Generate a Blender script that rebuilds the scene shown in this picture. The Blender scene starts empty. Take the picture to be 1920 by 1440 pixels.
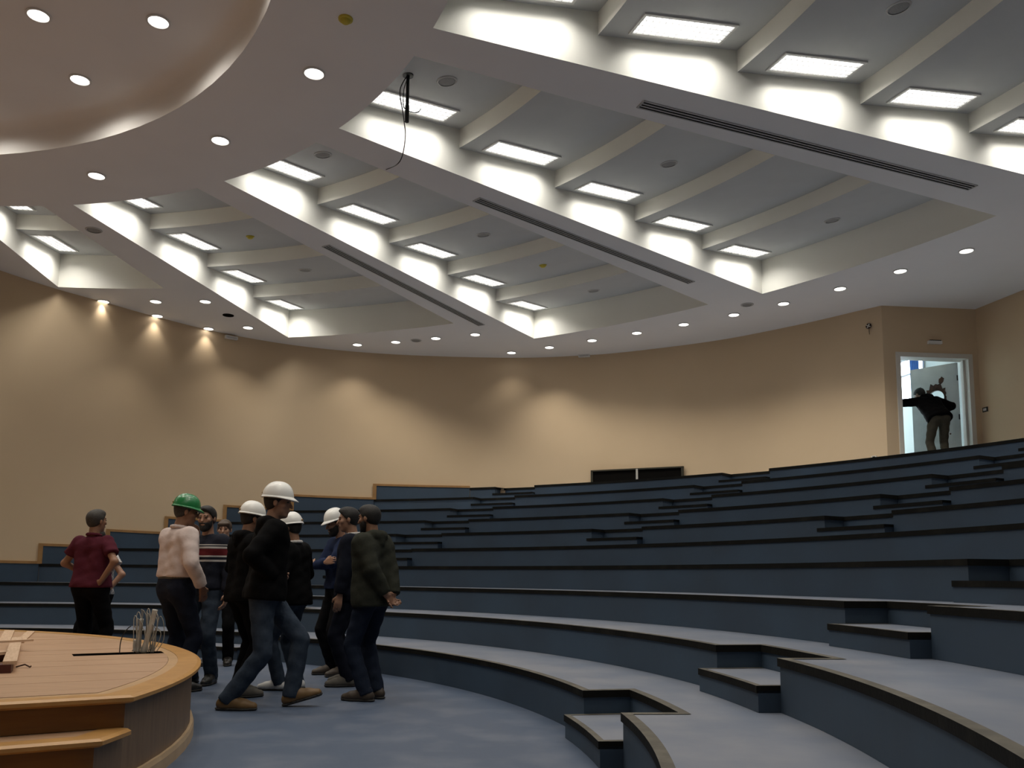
import bpy, math, random
import numpy as np
from mathutils import Vector, Matrix
from mathutils.geometry import tessellate_polygon
random.seed(7)
PI = math.pi
scn = bpy.context.scene
col = scn.collection

# ------------------------------------------------------------------ camera
FPX, CYPX, HORPX, ROLL, HC = 1600.0, 891.24, 1083.97, 0.00966, 1.0827
PITCH = math.atan((HORPX - CYPX) / FPX)
cd = bpy.data.cameras.new('camera'); cam = bpy.data.objects.new('camera', cd); col.objects.link(cam)
cd.sensor_width = 36.0; cd.lens = 36.0 * FPX / 1920.0
cd.shift_y = (CYPX - 720.0) / 1920.0
cd.clip_start = 0.05; cd.clip_end = 200
cam.matrix_world = Matrix.Translation((0, 0, HC)) @ Matrix.Rotation(PI / 2 + PITCH, 4, 'X') @ Matrix.Rotation(ROLL, 4, 'Z')
scn.camera = cam

# ------------------------------------------------------------------ world, exposure
w = bpy.data.worlds.new('world'); scn.world = w; w.use_nodes = True
bg = w.node_tree.nodes['Background']; bg.inputs[0].default_value = (0.80, 0.90, 1.0, 1); bg.inputs[1].default_value = 9.0
scn.view_settings.view_transform = 'Standard'; scn.view_settings.look = 'None'
scn.view_settings.gamma = 1.0; scn.view_settings.use_curve_mapping = False
scn.view_settings.exposure = 0.0
TROFFER_E, TROFFER_W, TROFFER_SPREAD, SPOT_W, DISC_E = 1.7, 13.5, 138.0, 120.0, 6.0

# ------------------------------------------------------------------ pixel helpers (1920 x 1440 photograph)
def ray(px, py):
    u, v = px - 960.0, py - CYPX
    u, v = u * math.cos(ROLL) + v * math.sin(ROLL), -u * math.sin(ROLL) + v * math.cos(ROLL)
    a, c = u / FPX, -v / FPX
    return Vector((a, math.cos(PITCH) - c * math.sin(PITCH), math.sin(PITCH) + c * math.cos(PITCH)))
def at_z(px, py, z):
    r = ray(px, py); t = (z - HC) / r.z
    return Vector((r.x * t, r.y * t, z))
def at_y(px, py, y):
    r = ray(px, py); t = y / r.y
    return Vector((r.x * t, y, HC + r.z * t))

# ------------------------------------------------------------------ materials
def mat(name, color, rough=0.6, color2=None, scale=8.0, mixw=0.5, bump=0.0, bscale=60.0, emit=0.0, emitc=None,
        metal=0.0, spec=0.5, stretch=None, detail=4.0, ramp=(0.35, 0.65)):
    m = bpy.data.materials.new(name); m.use_nodes = True
    nt = m.node_tree; N = nt.nodes; L = nt.links; b = N['Principled BSDF']
    b.inputs['Base Color'].default_value = (*color, 1); b.inputs['Roughness'].default_value = rough
    b.inputs['Metallic'].default_value = metal; b.inputs['Specular IOR Level'].default_value = spec
    tc = N.new('ShaderNodeTexCoord'); vec = tc.outputs['Object']
    if stretch:
        mp = N.new('ShaderNodeMapping'); mp.inputs['Scale'].default_value = stretch[:3]
        if len(stretch) > 3: mp.inputs['Rotation'].default_value = (0, 0, stretch[3])
        L.new(vec, mp.inputs[0]); vec = mp.outputs[0]
    if color2:
        n = N.new('ShaderNodeTexNoise'); n.inputs['Scale'].default_value = scale; n.inputs['Detail'].default_value = detail
        L.new(vec, n.inputs['Vector'])
        r = N.new('ShaderNodeValToRGB'); r.color_ramp.elements[0].position = ramp[0]; r.color_ramp.elements[1].position = ramp[1]
        r.color_ramp.elements[0].color = (*color, 1)
        c2 = [color[i] * (1 - mixw) + color2[i] * mixw for i in range(3)]
        r.color_ramp.elements[1].color = (*c2, 1)
        L.new(n.outputs['Fac'], r.inputs[0]); L.new(r.outputs[0], b.inputs['Base Color'])
    if bump:
        n2 = N.new('ShaderNodeTexNoise'); n2.inputs['Scale'].default_value = bscale; n2.inputs['Detail'].default_value = 5
        L.new(vec, n2.inputs['Vector'])
        bp = N.new('ShaderNodeBump'); bp.inputs['Strength'].default_value = bump; bp.inputs['Distance'].default_value = 0.01
        L.new(n2.outputs['Fac'], bp.inputs['Height']); L.new(bp.outputs[0], b.inputs['Normal'])
    if emit:
        b.inputs['Emission Color'].default_value = (*(emitc or color), 1); b.inputs['Emission Strength'].default_value = emit
    return m
M = {}
M['ceiling'] = mat('ceiling_paint', (0.85, 0.845, 0.84), 0.85, (0.82, 0.815, 0.81), 1.5, 0.6, 0.03, 40, spec=0.2)
M['coffer'] = mat('coffer_paint', (0.84, 0.83, 0.77), 0.85, (0.81, 0.80, 0.73), 2, 0.5, spec=0.2)
M['panel'] = mat('acoustic_panel', (0.57, 0.585, 0.585), 0.9, (0.54, 0.555, 0.555), 3, 0.6, 0.05, 90, spec=0.2)
M['wall'] = mat('beige_wall_paint', (0.63, 0.485, 0.32), 0.75, (0.60, 0.46, 0.30), 0.8, 0.8, 0.04, 30, spec=0.25)
M['floor'] = mat('dusty_blue_vinyl', (0.066, 0.093, 0.146), 0.48, (0.15, 0.172, 0.22), 2.6, 0.7, 0.03, 25, detail=12, ramp=(0.46, 0.78))
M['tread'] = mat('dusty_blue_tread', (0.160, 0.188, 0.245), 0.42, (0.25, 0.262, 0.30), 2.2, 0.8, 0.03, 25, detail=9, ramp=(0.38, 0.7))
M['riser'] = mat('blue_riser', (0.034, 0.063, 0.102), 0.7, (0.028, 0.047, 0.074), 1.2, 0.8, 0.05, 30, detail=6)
M['nosing'] = mat('dark_nosing', (0.010, 0.010, 0.009), 0.6, (0.03, 0.028, 0.022), 5, 0.5, 0.2, 40, detail=9, ramp=(0.52, 0.8), spec=0.06)  # upright front face: its shade is put into the darker colour
M['nosetop'] = mat('lit_nosing_top', (0.075, 0.068, 0.052), 0.7, (0.15, 0.135, 0.105), 7, 0.8, 0.2, 40, detail=9, ramp=(0.4, 0.7))  # worn top face, lightened in colour for the light falling on it
M['woodtrim'] = mat('oak_trim', (0.36, 0.20, 0.075), 0.5, (0.28, 0.15, 0.055), 6, 0.8)
M['stagetop'] = mat('stage_board', (0.50, 0.315, 0.19), 0.42, (0.41, 0.25, 0.15), 3, 0.9, 0.03, 20, stretch=(1.2, 14, 1, -0.55), detail=6)
M['stageedge'] = mat('stage_edge_oak', (0.50, 0.27, 0.085), 0.4, (0.42, 0.215, 0.065), 5, 0.8, stretch=(2, 2, 8))
M['stageside'] = mat('stage_veneer', (0.235, 0.15, 0.085), 0.5, (0.17, 0.105, 0.06), 5, 0.8, stretch=(7, 7, 0.7), detail=7)
M['stagestep'] = mat('stage_riser_oak', (0.27, 0.13, 0.035), 0.5, (0.22, 0.10, 0.03), 4, 0.8, stretch=(1, 1, 8))
M['dark'] = mat('dark_void', (0.006, 0.0055, 0.005), 0.9, spec=0.03)
M['white'] = mat('white_metal', (0.72, 0.72, 0.70), 0.45)
M['lamp'] = mat('troffer_light', (1, 1, 1), 0.5, emit=TROFFER_E, emitc=(1.0, 0.985, 0.95))
M['down'] = mat('downlight_lamp', (1, 1, 1), 0.5, emit=DISC_E, emitc=(1.0, 0.95, 0.88))
M['grille'] = mat('speaker_grille', (0.32, 0.32, 0.31), 0.7, (0.22, 0.22, 0.22), 150, 0.8)
M['yellow'] = mat('yellow_cover', (0.62, 0.52, 0.05), 0.5, (0.5, 0.40, 0.03), 20, 0.6)
M['ventfin'] = mat('diffuser_fin', (0.50, 0.50, 0.49), 0.5)
M['black'] = mat('black_metal', (0.012, 0.012, 0.012), 0.45)
M['cable'] = mat('black_cable', (0.02, 0.02, 0.02), 0.6)
M['conduit'] = mat('grey_conduit', (0.50, 0.49, 0.45), 0.6, (0.36, 0.34, 0.3), 20, 0.7)
M['wire'] = mat('grey_wire', (0.22, 0.22, 0.20), 0.6)
M['plank'] = mat('raw_plank', (0.62, 0.44, 0.30), 0.6, (0.50, 0.33, 0.2), 6, 0.8, stretch=(1, 10, 10))
M['plankred'] = mat('red_brown_wood', (0.10, 0.022, 0.016), 0.5, (0.06, 0.013, 0.01), 8, 0.8)
M['frame'] = mat('door_frame_paint', (0.66, 0.64, 0.58), 0.5)
M['leaf'] = mat('door_leaf_grey', (0.50, 0.54, 0.54), 0.5, (0.42, 0.46, 0.46), 4, 0.7)
M['torn'] = mat('torn_veneer', (0.035, 0.022, 0.016), 0.9, (0.10, 0.05, 0.03), 14, 0.8)
M['corr'] = mat('corridor_wall', (0.66, 0.72, 0.70), 0.7)
M['blue'] = mat('blue_fabric', (0.05, 0.14, 0.42), 0.8, (0.08, 0.2, 0.5), 10, 0.5)
M['glass'] = None
g = bpy.data.materials.new('window_glass'); g.use_nodes = True
gb = g.node_tree.nodes['Principled BSDF']; gb.inputs['Base Color'].default_value = (0.95, 0.98, 1, 1); gb.inputs['Roughness'].default_value = 0.02
gb.inputs['Transmission Weight'].default_value = 1.0; gb.inputs['IOR'].default_value = 1.05
M['glass'] = g

# ------------------------------------------------------------------ mesh helpers
def obj(name, verts, faces, m, parent=None, smooth=False, mats=None, mi=None):
    me = bpy.data.meshes.new(name); me.from_pydata([tuple(v) for v in verts], [], [tuple(f) for f in faces])
    for mm in (mats or [m]): me.materials.append(mm)
    if mi is not None: me.polygons.foreach_set('material_index', mi)
    if smooth: me.polygons.foreach_set('use_smooth', [True] * len(me.polygons))
    me.update()
    o = bpy.data.objects.new(name, me); col.objects.link(o)
    if parent: o.parent = parent
    return o
def tag(o, label, cat, group=None):
    o['label'] = label; o['category'] = cat
    if group: o['group'] = group
    return o
def struct(o): o['kind'] = 'structure'; return o
def empty(name, loc=(0, 0, 0), rz=0.0):
    o = bpy.data.objects.new(name, None); col.objects.link(o); o.location = loc; o.rotation_euler = (0, 0, rz); o.empty_display_size = 0.1
    return o
class MB:
    def __init__(s): s.v = []; s.f = []
    def add(s, v, f):
        b = len(s.v); s.v += [tuple(p) for p in v]; s.f += [tuple(i + b for i in q) for q in f]; return s
    def box(s, c, d, rot=None):
        x, y, z = d[0] / 2, d[1] / 2, d[2] / 2
        v = [Vector(p) for p in [(-x, -y, -z), (x, -y, -z), (x, y, -z), (-x, y, -z), (-x, -y, z), (x, -y, z), (x, y, z), (-x, y, z)]]
        if rot is not None: v = [rot @ p for p in v]
        c = Vector(c)
        return s.add([p + c for p in v], [(0, 3, 2, 1), (4, 5, 6, 7), (0, 1, 5, 4), (1, 2, 6, 5), (2, 3, 7, 6), (3, 0, 4, 7)])
    def lathe(s, prof, n=24, c=(0, 0, 0), cap0=False, cap1=False):
        v = []; f = []; m = len(prof)
        for i in range(n):
            a = 2 * PI * i / n
            for r, z in prof: v.append((c[0] + r * math.cos(a), c[1] + r * math.sin(a), c[2] + z))
        for i in range(n):
            j = (i + 1) % n
            for k in range(m - 1): f.append((i * m + k, j * m + k, j * m + k + 1, i * m + k + 1))
        if cap0: f.append(tuple(i * m for i in range(n))[::-1])
        if cap1: f.append(tuple(i * m + m - 1 for i in range(n)))
        return s.add(v, f)
    def tube(s, pts, r, n=8):
        pts = [Vector(p) for p in pts]; v = []; f = []
        up = Vector((0.31, 0.17, 0.93)).normalized()
        rr = r if isinstance(r, (list, tuple)) else [r] * len(pts)
        for i, p in enumerate(pts):
            t = (pts[min(i + 1, len(pts) - 1)] - pts[max(i - 1, 0)]).normalized()
            a = t.cross(up)
            if a.length < 1e-3: a = t.cross(Vector((1, 0, 0)))
            a.normalize(); b = t.cross(a)
            for k in range(n):
                q = 2 * PI * k / n; v.append(p + (a * math.cos(q) + b * math.sin(q)) * rr[i])
        for i in range(len(pts) - 1):
            for k in range(n):
                l = (k + 1) % n; f.append((i * n + k, i * n + l, (i + 1) * n + l, (i + 1) * n + k))
        f.append(tuple(range(n))[::-1]); f.append(tuple(range((len(pts) - 1) * n, len(pts) * n)))
        return s.add(v, f)
    def poly(s, loops, z, flip=False):
        flat = [Vector((p[0], p[1], 0)) for l in loops for p in l]
        tris = tessellate_polygon([[Vector((p[0], p[1], 0)) for p in l] for l in loops])
        fs = []
        for t in tris:
            a, b, c = (flat[i] for i in t)
            up = (b - a).cross(c - a).z > 0
            if up == flip: t = t[::-1]
            fs.append(tuple(t))
        return s.add([(p.x, p.y, z) for p in flat], fs)
    def prism(s, loop, z0, z1):
        n = len(loop); a = sum(loop[i][0] * loop[(i + 1) % n][1] - loop[(i + 1) % n][0] * loop[i][1] for i in range(n))
        if a < 0: loop = loop[::-1]
        s.poly([loop], z1); s.poly([loop], z0, True)
        v = [(p[0], p[1], z0) for p in loop] + [(p[0], p[1], z1) for p in loop]
        return s.add(v, [(i, (i + 1) % n, n + (i + 1) % n, n + i) for i in range(n)])
    def build(s, name, m, parent=None, smooth=False): return obj(name, s.v, s.f, m, parent, smooth)
def catmull(P, n=8):
    out = []
    for i in range(len(P) - 1):
        p0, p1, p2, p3 = P[max(i - 1, 0)], P[i], P[i + 1], P[min(i + 2, len(P) - 1)]
        for k in range(n):
            t = k / n
            out.append(tuple(0.5 * (2 * p1[j] + (-p0[j] + p2[j]) * t + (2 * p0[j] - 5 * p1[j] + 4 * p2[j] - p3[j]) * t * t + (-p0[j] + 3 * p1[j] - 3 * p2[j] + p3[j]) * t ** 3) for j in range(len(p1))))
    out.append(tuple(P[-1])); return out
ORD = ['zeroth', 'first', 'second', 'third', 'fourth', 'fifth', 'sixth', 'seventh', 'eighth', 'ninth', 'tenth', 'eleventh', 'twelfth',
       'thirteenth', 'fourteenth', 'fifteenth', 'sixteenth', 'seventeenth', 'eighteenth', 'nineteenth', 'twentieth', 'twenty-first', 'twenty-second',
       'twenty-third', 'twenty-fourth', 'twenty-fifth', 'twenty-sixth']

# ------------------------------------------------------------------ hall plan (metres); C is the centre of the round stage and all rings
C = Vector((-7.124, 4.446)); RIS = 0.313; NT = 10
RT = {k: 7.803 + 0.940 * (k - 1) for k in range(1, 12)}
ZC = 6.2054
def pol(r, deg, z=None):
    a = math.radians(deg); p = (C.x + r * math.cos(a), C.y + r * math.sin(a))
    return p if z is None else (p[0], p[1], z)
K = 0.966
BACK = [(-9.75 * K, 13.1 * K), (-9.07 * K, 14.52 * K), (-8.61 * K, 15.43 * K), (-8.0 * K, 16.3 * K), (-7.35 * K, 17.23 * K), (-6.31 * K, 18.4 * K), (-4.76 * K, 19.41 * K),
        (-2.72 * K, 20.01 * K), (-0.03 * K, 20.2 * K), (1.76 * K, 19.89 * K), (2.96 * K, 19.42 * K), (4.6 * K, 18.48 * K), (5.96 * K, 17.27 * K), (6.74 * K, 16.4 * K), (7.11 * K, 15.99 * K)]
BACKC = catmull(BACK, 8)
NICHE = (9.02 * K, 16.16 * K)
RIGHTC = [NICHE, (9.29 * K, 15.0 * K), (9.9 * K, 12.3 * K), (11.0 * K, 7.6 * K), (11.3 * K, 2.0 * K), (10.6 * K, -3.0 * K)]
FRONTC = [RIGHTC[-1], (6.0, -7.5), (-2.0, -8.5), (-10.0, -6.5)]
LEFTC = [FRONTC[-1], (-14.5, -1.0), (-14.6, 4.0), (-12.6, 9.0), BACKC[0]]
ROOM = BACKC + RIGHTC[:] + FRONTC[1:] + LEFTC[1:-1]
def rwall(deg):
    a = math.radians(deg); dx, dy = math.cos(a), math.sin(a); best = 99
    n = len(ROOM)
    for i in range(n):
        x1, y1 = ROOM[i][0] - C.x, ROOM[i][1] - C.y; x2, y2 = ROOM[(i + 1) % n][0] - C.x, ROOM[(i + 1) % n][1] - C.y
        ex, ey = x2 - x1, y2 - y1; den = dx * ey - dy * ex
        if abs(den) < 1e-9: continue
        t = (x1 * ey - y1 * ex) / den; u = (x1 * dy - y1 * dx) / den
        if t > 0 and -1e-6 <= u <= 1 + 1e-6: best = min(best, t)
    return best

# ------------------------------------------------------------------ floor, walls
mb = MB(); mb.poly([ROOM], 0.0); struct(mb.build('floor', M['floor']))
ZT10 = NT * RIS
def wall_strip(name, pts, z0, z1, parent=None):
    v = []; f = []
    for p in pts: v += [(p[0], p[1], z0), (p[0], p[1], z1)]
    for i in range(len(pts) - 1): f.append((2 * i, 2 * i + 2, 2 * i + 3, 2 * i + 1))
    # thickness outwards
    n = len(pts); out = []
    for i, p in enumerate(pts):
        a = Vector(pts[max(i - 1, 0)]); b = Vector(pts[min(i + 1, n - 1)]); t = (b - a).normalized(); nrm = Vector((-t.y, t.x)) * 0.2
        out.append((p[0] + nrm.x, p[1] + nrm.y))
    b0 = len(v)
    for p in out: v += [(p[0], p[1], z0), (p[0], p[1], z1)]
    for i in range(n - 1): f.append((b0 + 2 * i, b0 + 2 * i + 1, b0 + 2 * i + 3, b0 + 2 * i + 2))
    return struct(obj(name, v, f, M['wall'], parent, smooth=False))
wb = wall_strip('wall_back', BACKC, 0, ZC)
for p in wb.data.polygons: p.use_smooth = True
wall_strip('wall_right', RIGHTC, 0, ZC)
wall_strip('wall_front', FRONTC, 0, ZC)
wall_strip('wall_left', LEFTC, 0, ZC)

# niche wall with the double-width door opening
A = Vector(BACKC[-1]); B = Vector(NICHE); DW = (B - A); DL = DW.length; DU = DW.normalized(); DN = Vector((-DU.y, DU.x))   # DN points out of the hall
o0 = (Vector(at_y(1689, 760, A.y + .05)[:2]) - A).dot(DU); o1 = (Vector(at_y(1821, 760, B.y - .03)[:2]) - A).dot(DU)
DH = 2.12
def nich(s, d, z): p = A + DU * s + DN * d; return (p.x, p.y, z)
TH = 0.22
mb = MB()
def nbox(mb, s0, s1, d0, d1, z0, z1):
    v = [nich(s, d, z) for z in (z0, z1) for d in (d0, d1) for s in (s0, s1)]
    mb.add(v, [(0, 1, 3, 2)[::-1], (4, 5, 7, 6), (0, 1, 5, 4), (1, 3, 7, 5), (3, 2, 6, 7), (2, 0, 4, 6)])
nbox(mb, 0, o0, 0, TH, 0, ZC); nbox(mb, o1, DL, 0, TH, 0, ZC); nbox(mb, o0, o1, 0, TH, ZT10 + DH, ZC); nbox(mb, o0, o1, 0, TH, 0, ZT10)
struct(mb.build('wall_niche', M['wall']))
# ------------------------------------------------------------------ ceiling: flat ring and beams with open bays, saw-tooth panels inside
RD, RC = 5.586, 7.02
ZLOW, ZHIGH = 0.367, 0.615
PR = [RC, 8.745, 10.435, 12.13, 13.83, 15.53, 17.0]
BAYS = [  # inner L, R, outer L, R (degrees), outer radius
    (95.7, 85.9, 95.9, 85.5, 10.46),
    (82.2, 65.7, 80.55, 64.5, 13.72),
    (61.8, 47.3, 60.6, 45.7, 15.42),
    (43.5, 29.4, 41.9, 26.8, 15.58),
    (25.4, 11.2, 23.0, 8.4, 15.8),
    (7.2, -7.0, 4.6, -10.0, 15.0),  # unseen bay, added for the light of its troffers
    (-10.8, -25.0, -13.4, -28.0, 14.2)]  # unseen bay, added to light the aisle notches from the right
def pz(r):                       # underside of the saw-tooth above the ceiling plane
    for i in range(len(PR) - 1):
        if r < PR[i + 1] - 1e-6 or i == len(PR) - 2:
            return ZC + ZLOW + (ZHIGH - ZLOW) * (r - PR[i]) / (PR[i + 1] - PR[i])
SLP = (ZHIGH - ZLOW) / (PR[2] - PR[1])
def prow(r, r0): return ZC + (ZHIGH if False else ZLOW) + min((r - r0) * SLP, ZHIGH - ZLOW + 0.05)
def bayth(b, r):                 # straight bay sides between measured corners
    iL, iR, oL, oR, ro = b
    def line(ti, to):
        p = Vector(pol(RC, ti)); q = Vector(pol(ro, to)); d = (q - p).normalized()
        # intersect with radius r about C
        e = p - C; bb = e.dot(d); cc = e.dot(e) - r * r; t = -bb + math.sqrt(max(bb * bb - cc, 0)); x = p + d * t - C
        return math.degrees(math.atan2(x.y, x.x))
    return line(iL, oL), line(iR, oR)
NS = 14
loops = [ROOM]
loops.append([pol(RD, 360 * i / 96) for i in range(96)])
for b in BAYS:
    iL, iR, oL, oR, ro = b
    l = [pol(RC, iL + (iR - iL) * i / NS) for i in range(NS + 1)] + [pol(ro, oR + (oL - oR) * i / NS) for i in range(NS + 1)]
    loops.append(l)
mb = MB(); mb.poly(loops, ZC, True)
ceiling = struct(mb.build('ceiling', M['ceiling']))
# upper skin closes the hall above the bays
mb = MB(); mb.poly([ROOM], ZC + 1.15, True)
v = [(p[0], p[1], z) for p in ROOM for z in (ZC, ZC + 1.15)]; n = len(ROOM)
mb.add(v, [(2 * i, 2 * ((i + 1) % n), 2 * ((i + 1) % n) + 1, 2 * i + 1) for i in range(n)])
mb.build('roof_slab', M['ceiling'], ceiling)
for bi, b in enumerate(BAYS):
    iL, iR, oL, oR, ro = b
    rs = [r for r in PR if r < ro - 0.6] + [ro]
    bay = None
    mb = MB()
    # side walls + end walls of the bay
    for side in (0, 1):
        for i in range(len(rs) - 1):
            r0, r1 = rs[i], rs[i + 1]; t0 = bayth(b, r0)[side]; t1 = bayth(b, r1)[side]
            za, zb = prow(r0, r0), prow(r1, r0)
            q = [pol(r0, t0, ZC), pol(r1, t1, ZC), pol(r1, t1, zb), pol(r0, t0, za)]
            mb.add(q, [(0, 1, 2, 3) if side == 1 else (3, 2, 1, 0)])
    for r, z, fl in ((RC, pz(RC), 0), (ro, prow(ro, rs[-2]), 1)):
        tl, tr = bayth(b, r)
        v = []; f = []
        for i in range(NS + 1):
            t = tl + (tr - tl) * i / NS; v += [pol(r, t, ZC), pol(r, t, z)]
        for i in range(NS): f.append((2 * i, 2 * i + 2, 2 * i + 3, 2 * i + 1)[::(-1 if fl else 1)])
        mb.add(v, f)
    bay = mb.build('coffer', M['coffer'], ceiling)
    for i in range(len(rs) - 1):
        r0, r1 = rs[i], rs[i + 1]; v = []; f = []
        for j in range(NS + 1):
            for r in (r0, r1):
                tl, tr = bayth(b, r); v.append(pol(r, tl + (tr - tl) * j / NS, prow(r, r0)))
        for j in range(NS): f.append((2 * j, 2 * j + 1, 2 * j + 3, 2 * j + 2))
        obj('panel', v, f, M['panel'], bay)
        if i < len(rs) - 2:
            v = []; f = []
            tl, tr = bayth(b, r1)
            for j in range(NS + 1):
                t = tl + (tr - tl) * j / NS; v += [pol(r1, t, ZC + ZLOW), pol(r1, t, prow(r1, r0))]
            for j in range(NS): f.append((2 * j, 2 * j + 2, 2 * j + 3, 2 * j + 1))
            obj('panel_riser', v, f, M['coffer'], bay)
# recessed round dome over the stage: coved rim then flat disc
prof = [(RD, 0), (RD - 0.01, 0.10)]
prof.append((RD - 0.015, 0.2))
for i in range(9):
    a = PI / 2 * i / 8; prof.append((RD - 0.02 - 0.17 * (1 - math.cos(a)), 0.21 + 0.15 * math.sin(a)))
ZD = ZC + 0.36
prof.append((0.02, 0.36))
mb = MB(); mb.lathe(prof, 96, (C.x, C.y, ZC))
mb.build('dome_recess', M['ceiling'], ceiling, True)

# ------------------------------------------------------------------ troffers
def frame_on_panel(b, r, off, length_axis):  # position and axes on a saw-tooth panel next to the left bay side
    tl, tr = bayth(b, r)
    p = Vector(pol(r, tl)); q = Vector(pol(r + 0.3, bayth(b, r + 0.3)[0])); d = (q - p).normalized(); nrm = Vector((d.y, -d.x))
    return p + nrm * off, d, nrm
def local_mesh(mb, Mx): return [Mx @ Vector(v) for v in mb.v]
FL, FW = 1.06, 0.285
lv = {}
def troffer_meshes():
    fr = MB(); t = 0.03
    for s in (-1, 1):
        fr.box((0, s * (FW / 2 + t / 2), 0.002), (FL + 2 * t, t, 0.016)); fr.box((s * (FL / 2 + t / 2), 0, 0.002), (t, FW, 0.016))
    lp = MB(); lp.box((0, 0, 0.012), (FL, FW, 0.006))
    lo = MB()
    for s in (-1, 0, 1): lo.box((0, s * FW * 0.27, -0.004), (FL, 0.006, 0.022))
    n = 14
    for i in range(n): lo.box((-FL / 2 + FL * (i + 0.5) / n, 0, -0.002), (0.004, FW, 0.016))
    return fr, lp, lo
fr, lp, lo = troffer_meshes()
M['louver'] = mat('louver_aluminium', (0.85, 0.85, 0.85), 0.25, metal=0.6)
tro_mesh = []
for nm, m_, mt in (('frame', fr, M['white']), ('lamp_panel', lp, M['lamp']), ('louver', lo, M['louver'])):
    me = bpy.data.meshes.new(nm); me.from_pydata(m_.v, [], m_.f); me.materials.append(mt); me.update(); tro_mesh.append((nm, me))
for bi, b in enumerate(BAYS):
    ro = b[4]; rs = [r for r in PR if r < ro - 0.6] + [ro]
    for i in range(len(rs) - 1):
        r0, r1 = rs[i], rs[i + 1]
        rm = r0 + 0.85
        if r1 - r0 < 1.3: rm = (r0 + r1) / 2
        if rm + FL / 2 > ro: continue
        p, d, nrm = frame_on_panel(b, rm, 0.12 + FW / 2, 0)
        zs = (ZHIGH - ZLOW) / (PR[1] - PR[0]); dirx = Vector((d.x, d.y, zs)).normalized(); diry = Vector((-nrm.x, -nrm.y, 0)); dirz = dirx.cross(diry)
        Mx = Matrix((dirx, diry, dirz)).transposed().to_4x4()
        rr = (p - C).length
        pos = Vector((p.x, p.y, prow(rr, r0))) - dirz * 0.012
        t = empty('troffer_light'); t.matrix_world = Matrix.Translation(pos) @ Mx
        bn = ['leftmost', 'second', 'third', 'fourth', 'fifth', 'sixth', 'seventh'][bi]
        tag(t, f'rectangular louvred troffer light in the {bn} ceiling bay, {ORD[i + 1]} row out from the ceiling ring', 'ceiling light', 'troffer lights on the stepped ceiling panels')
        for nm, me in tro_mesh:
            c_ = bpy.data.objects.new(nm, me); col.objects.link(c_); c_.parent = t
        li = bpy.data.lights.new('troffer_tubes', 'AREA'); li.shape = 'RECTANGLE'; li.size = FL - 0.02; li.size_y = FW - 0.02
        li.energy = TROFFER_W; li.spread = math.radians(TROFFER_SPREAD); li.color = (1.0, 0.965, 0.90)
        lo_ = bpy.data.objects.new('troffer_tubes', li); col.objects.link(lo_); lo_.parent = t; lo_.location = (0, 0, -0.02)

# ------------------------------------------------------------------ downlights
dl = []
ring = MB(); ring.lathe([(0.115, 0.0), (0.118, -0.012), (0.098, -0.014), (0.092, 0.0), (0.09, 0.012)], 28)
disc = MB(); disc.lathe([(0.0, -0.006), (0.05, -0.005), (0.094, -0.004)], 28); disc.f = [q[::-1] for q in disc.f]
mr = bpy.data.meshes.new('trim_ring'); mr.from_pydata(ring.v, [], ring.f); mr.materials.append(M['white']); mr.update()
md = bpy.data.meshes.new('lamp_disc'); md.from_pydata(disc.v, [], disc.f); md.materials.append(M['down']); md.update()
def downlight(p, label, group, power=1.0, cone=100, size=1.0):
    t = empty('recessed_downlight', p); tag(t, label, 'downlight', group)
    for nm, me in (('trim_ring', mr), ('lamp_disc', md)):
        c_ = bpy.data.objects.new(nm, me); col.objects.link(c_); c_.parent = t; c_.scale = (size, size, 1)
    li = bpy.data.lights.new('downlight_beam', 'SPOT'); li.energy = SPOT_W * power; li.spot_size = math.radians(cone); li.spot_blend = 1.0
    li.shadow_soft_size = 0.05; li.color = (1.0, 0.93, 0.82)
    lo_ = bpy.data.objects.new('downlight_beam', li); col.objects.link(lo_); lo_.parent = t; lo_.location = (0, 0, -0.03)
OUT = [(194, 565), (292, 565), (295, 592), (385, 565), (391, 616), (465, 614), (670, 646), (742, 641), (817, 634), (891, 627), (959, 661), (1030, 651),
       (1110, 638), (1194, 624), (1282, 608), (1376, 590), (1469, 569), (1575, 541), (1688, 508), (1812, 470)]
for i, (x, y) in enumerate(OUT):
    p = at_z(x, y, ZC - 0.002)
    downlight(p, f'small round downlight near the curved back wall, {ORD[i + 1]} from the left', 'downlights along the back wall', 0.16 if (x, y) in ((194, 565), (295, 592), (391, 616), (959, 661)) else (0.5 if x < 700 else 1.0), 84 if x < 400 else 104)
for th in (26.6, 22.8, 19.0): downlight(Vector(pol(16.4, th, ZC - 0.002)), 'small round downlight near the curved back wall, past the right edge of the view', 'downlights along the back wall past the view')
for i, (x, y) in enumerate([(181, 329), (413, 263), (589, 137)]):
    downlight(at_z(x, y, ZC - 0.002), f'round downlight on the flat ceiling ring, {["leftmost", "middle", "rightmost"][i]} of the three', 'downlights on the ceiling ring', 1.0)
for th in (93.5, 112.5, 131.5, 150.5, 169.5, 17.7, -1.2, -20): downlight(Vector(pol(6.29, th, ZC - 0.002)), 'added round downlight on the flat ceiling ring, unseen past the edge of the view', 'added downlights on the ceiling ring past the view', 1.0, 130)  # unseen; ring continued with lamps added to brighten the left wall
for i, (x, y) in enumerate([(72, 28), (150, 149), (297, 40)]):
    downlight(at_z(x, y, ZD - 0.002), f'round downlight in the recessed dome, {["upper left", "lowest", "upper right"][i]} of the three', 'downlights in the dome', 0.6, 160)
for th, r in ((82, 5.0), (101, 5.0), (130, 5.0), (160, 5.0), (200, 5), (250, 5), (300, 5), (340, 5), (6, 5), (25, 5)): downlight(Vector(pol(r, th, ZD - 0.002)), 'added round downlight in the recessed dome, unseen past the edge of the view', 'added downlights in the dome past the view', 0.6, 160)  # unseen lamps added round the dome, also for the left wall
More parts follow.
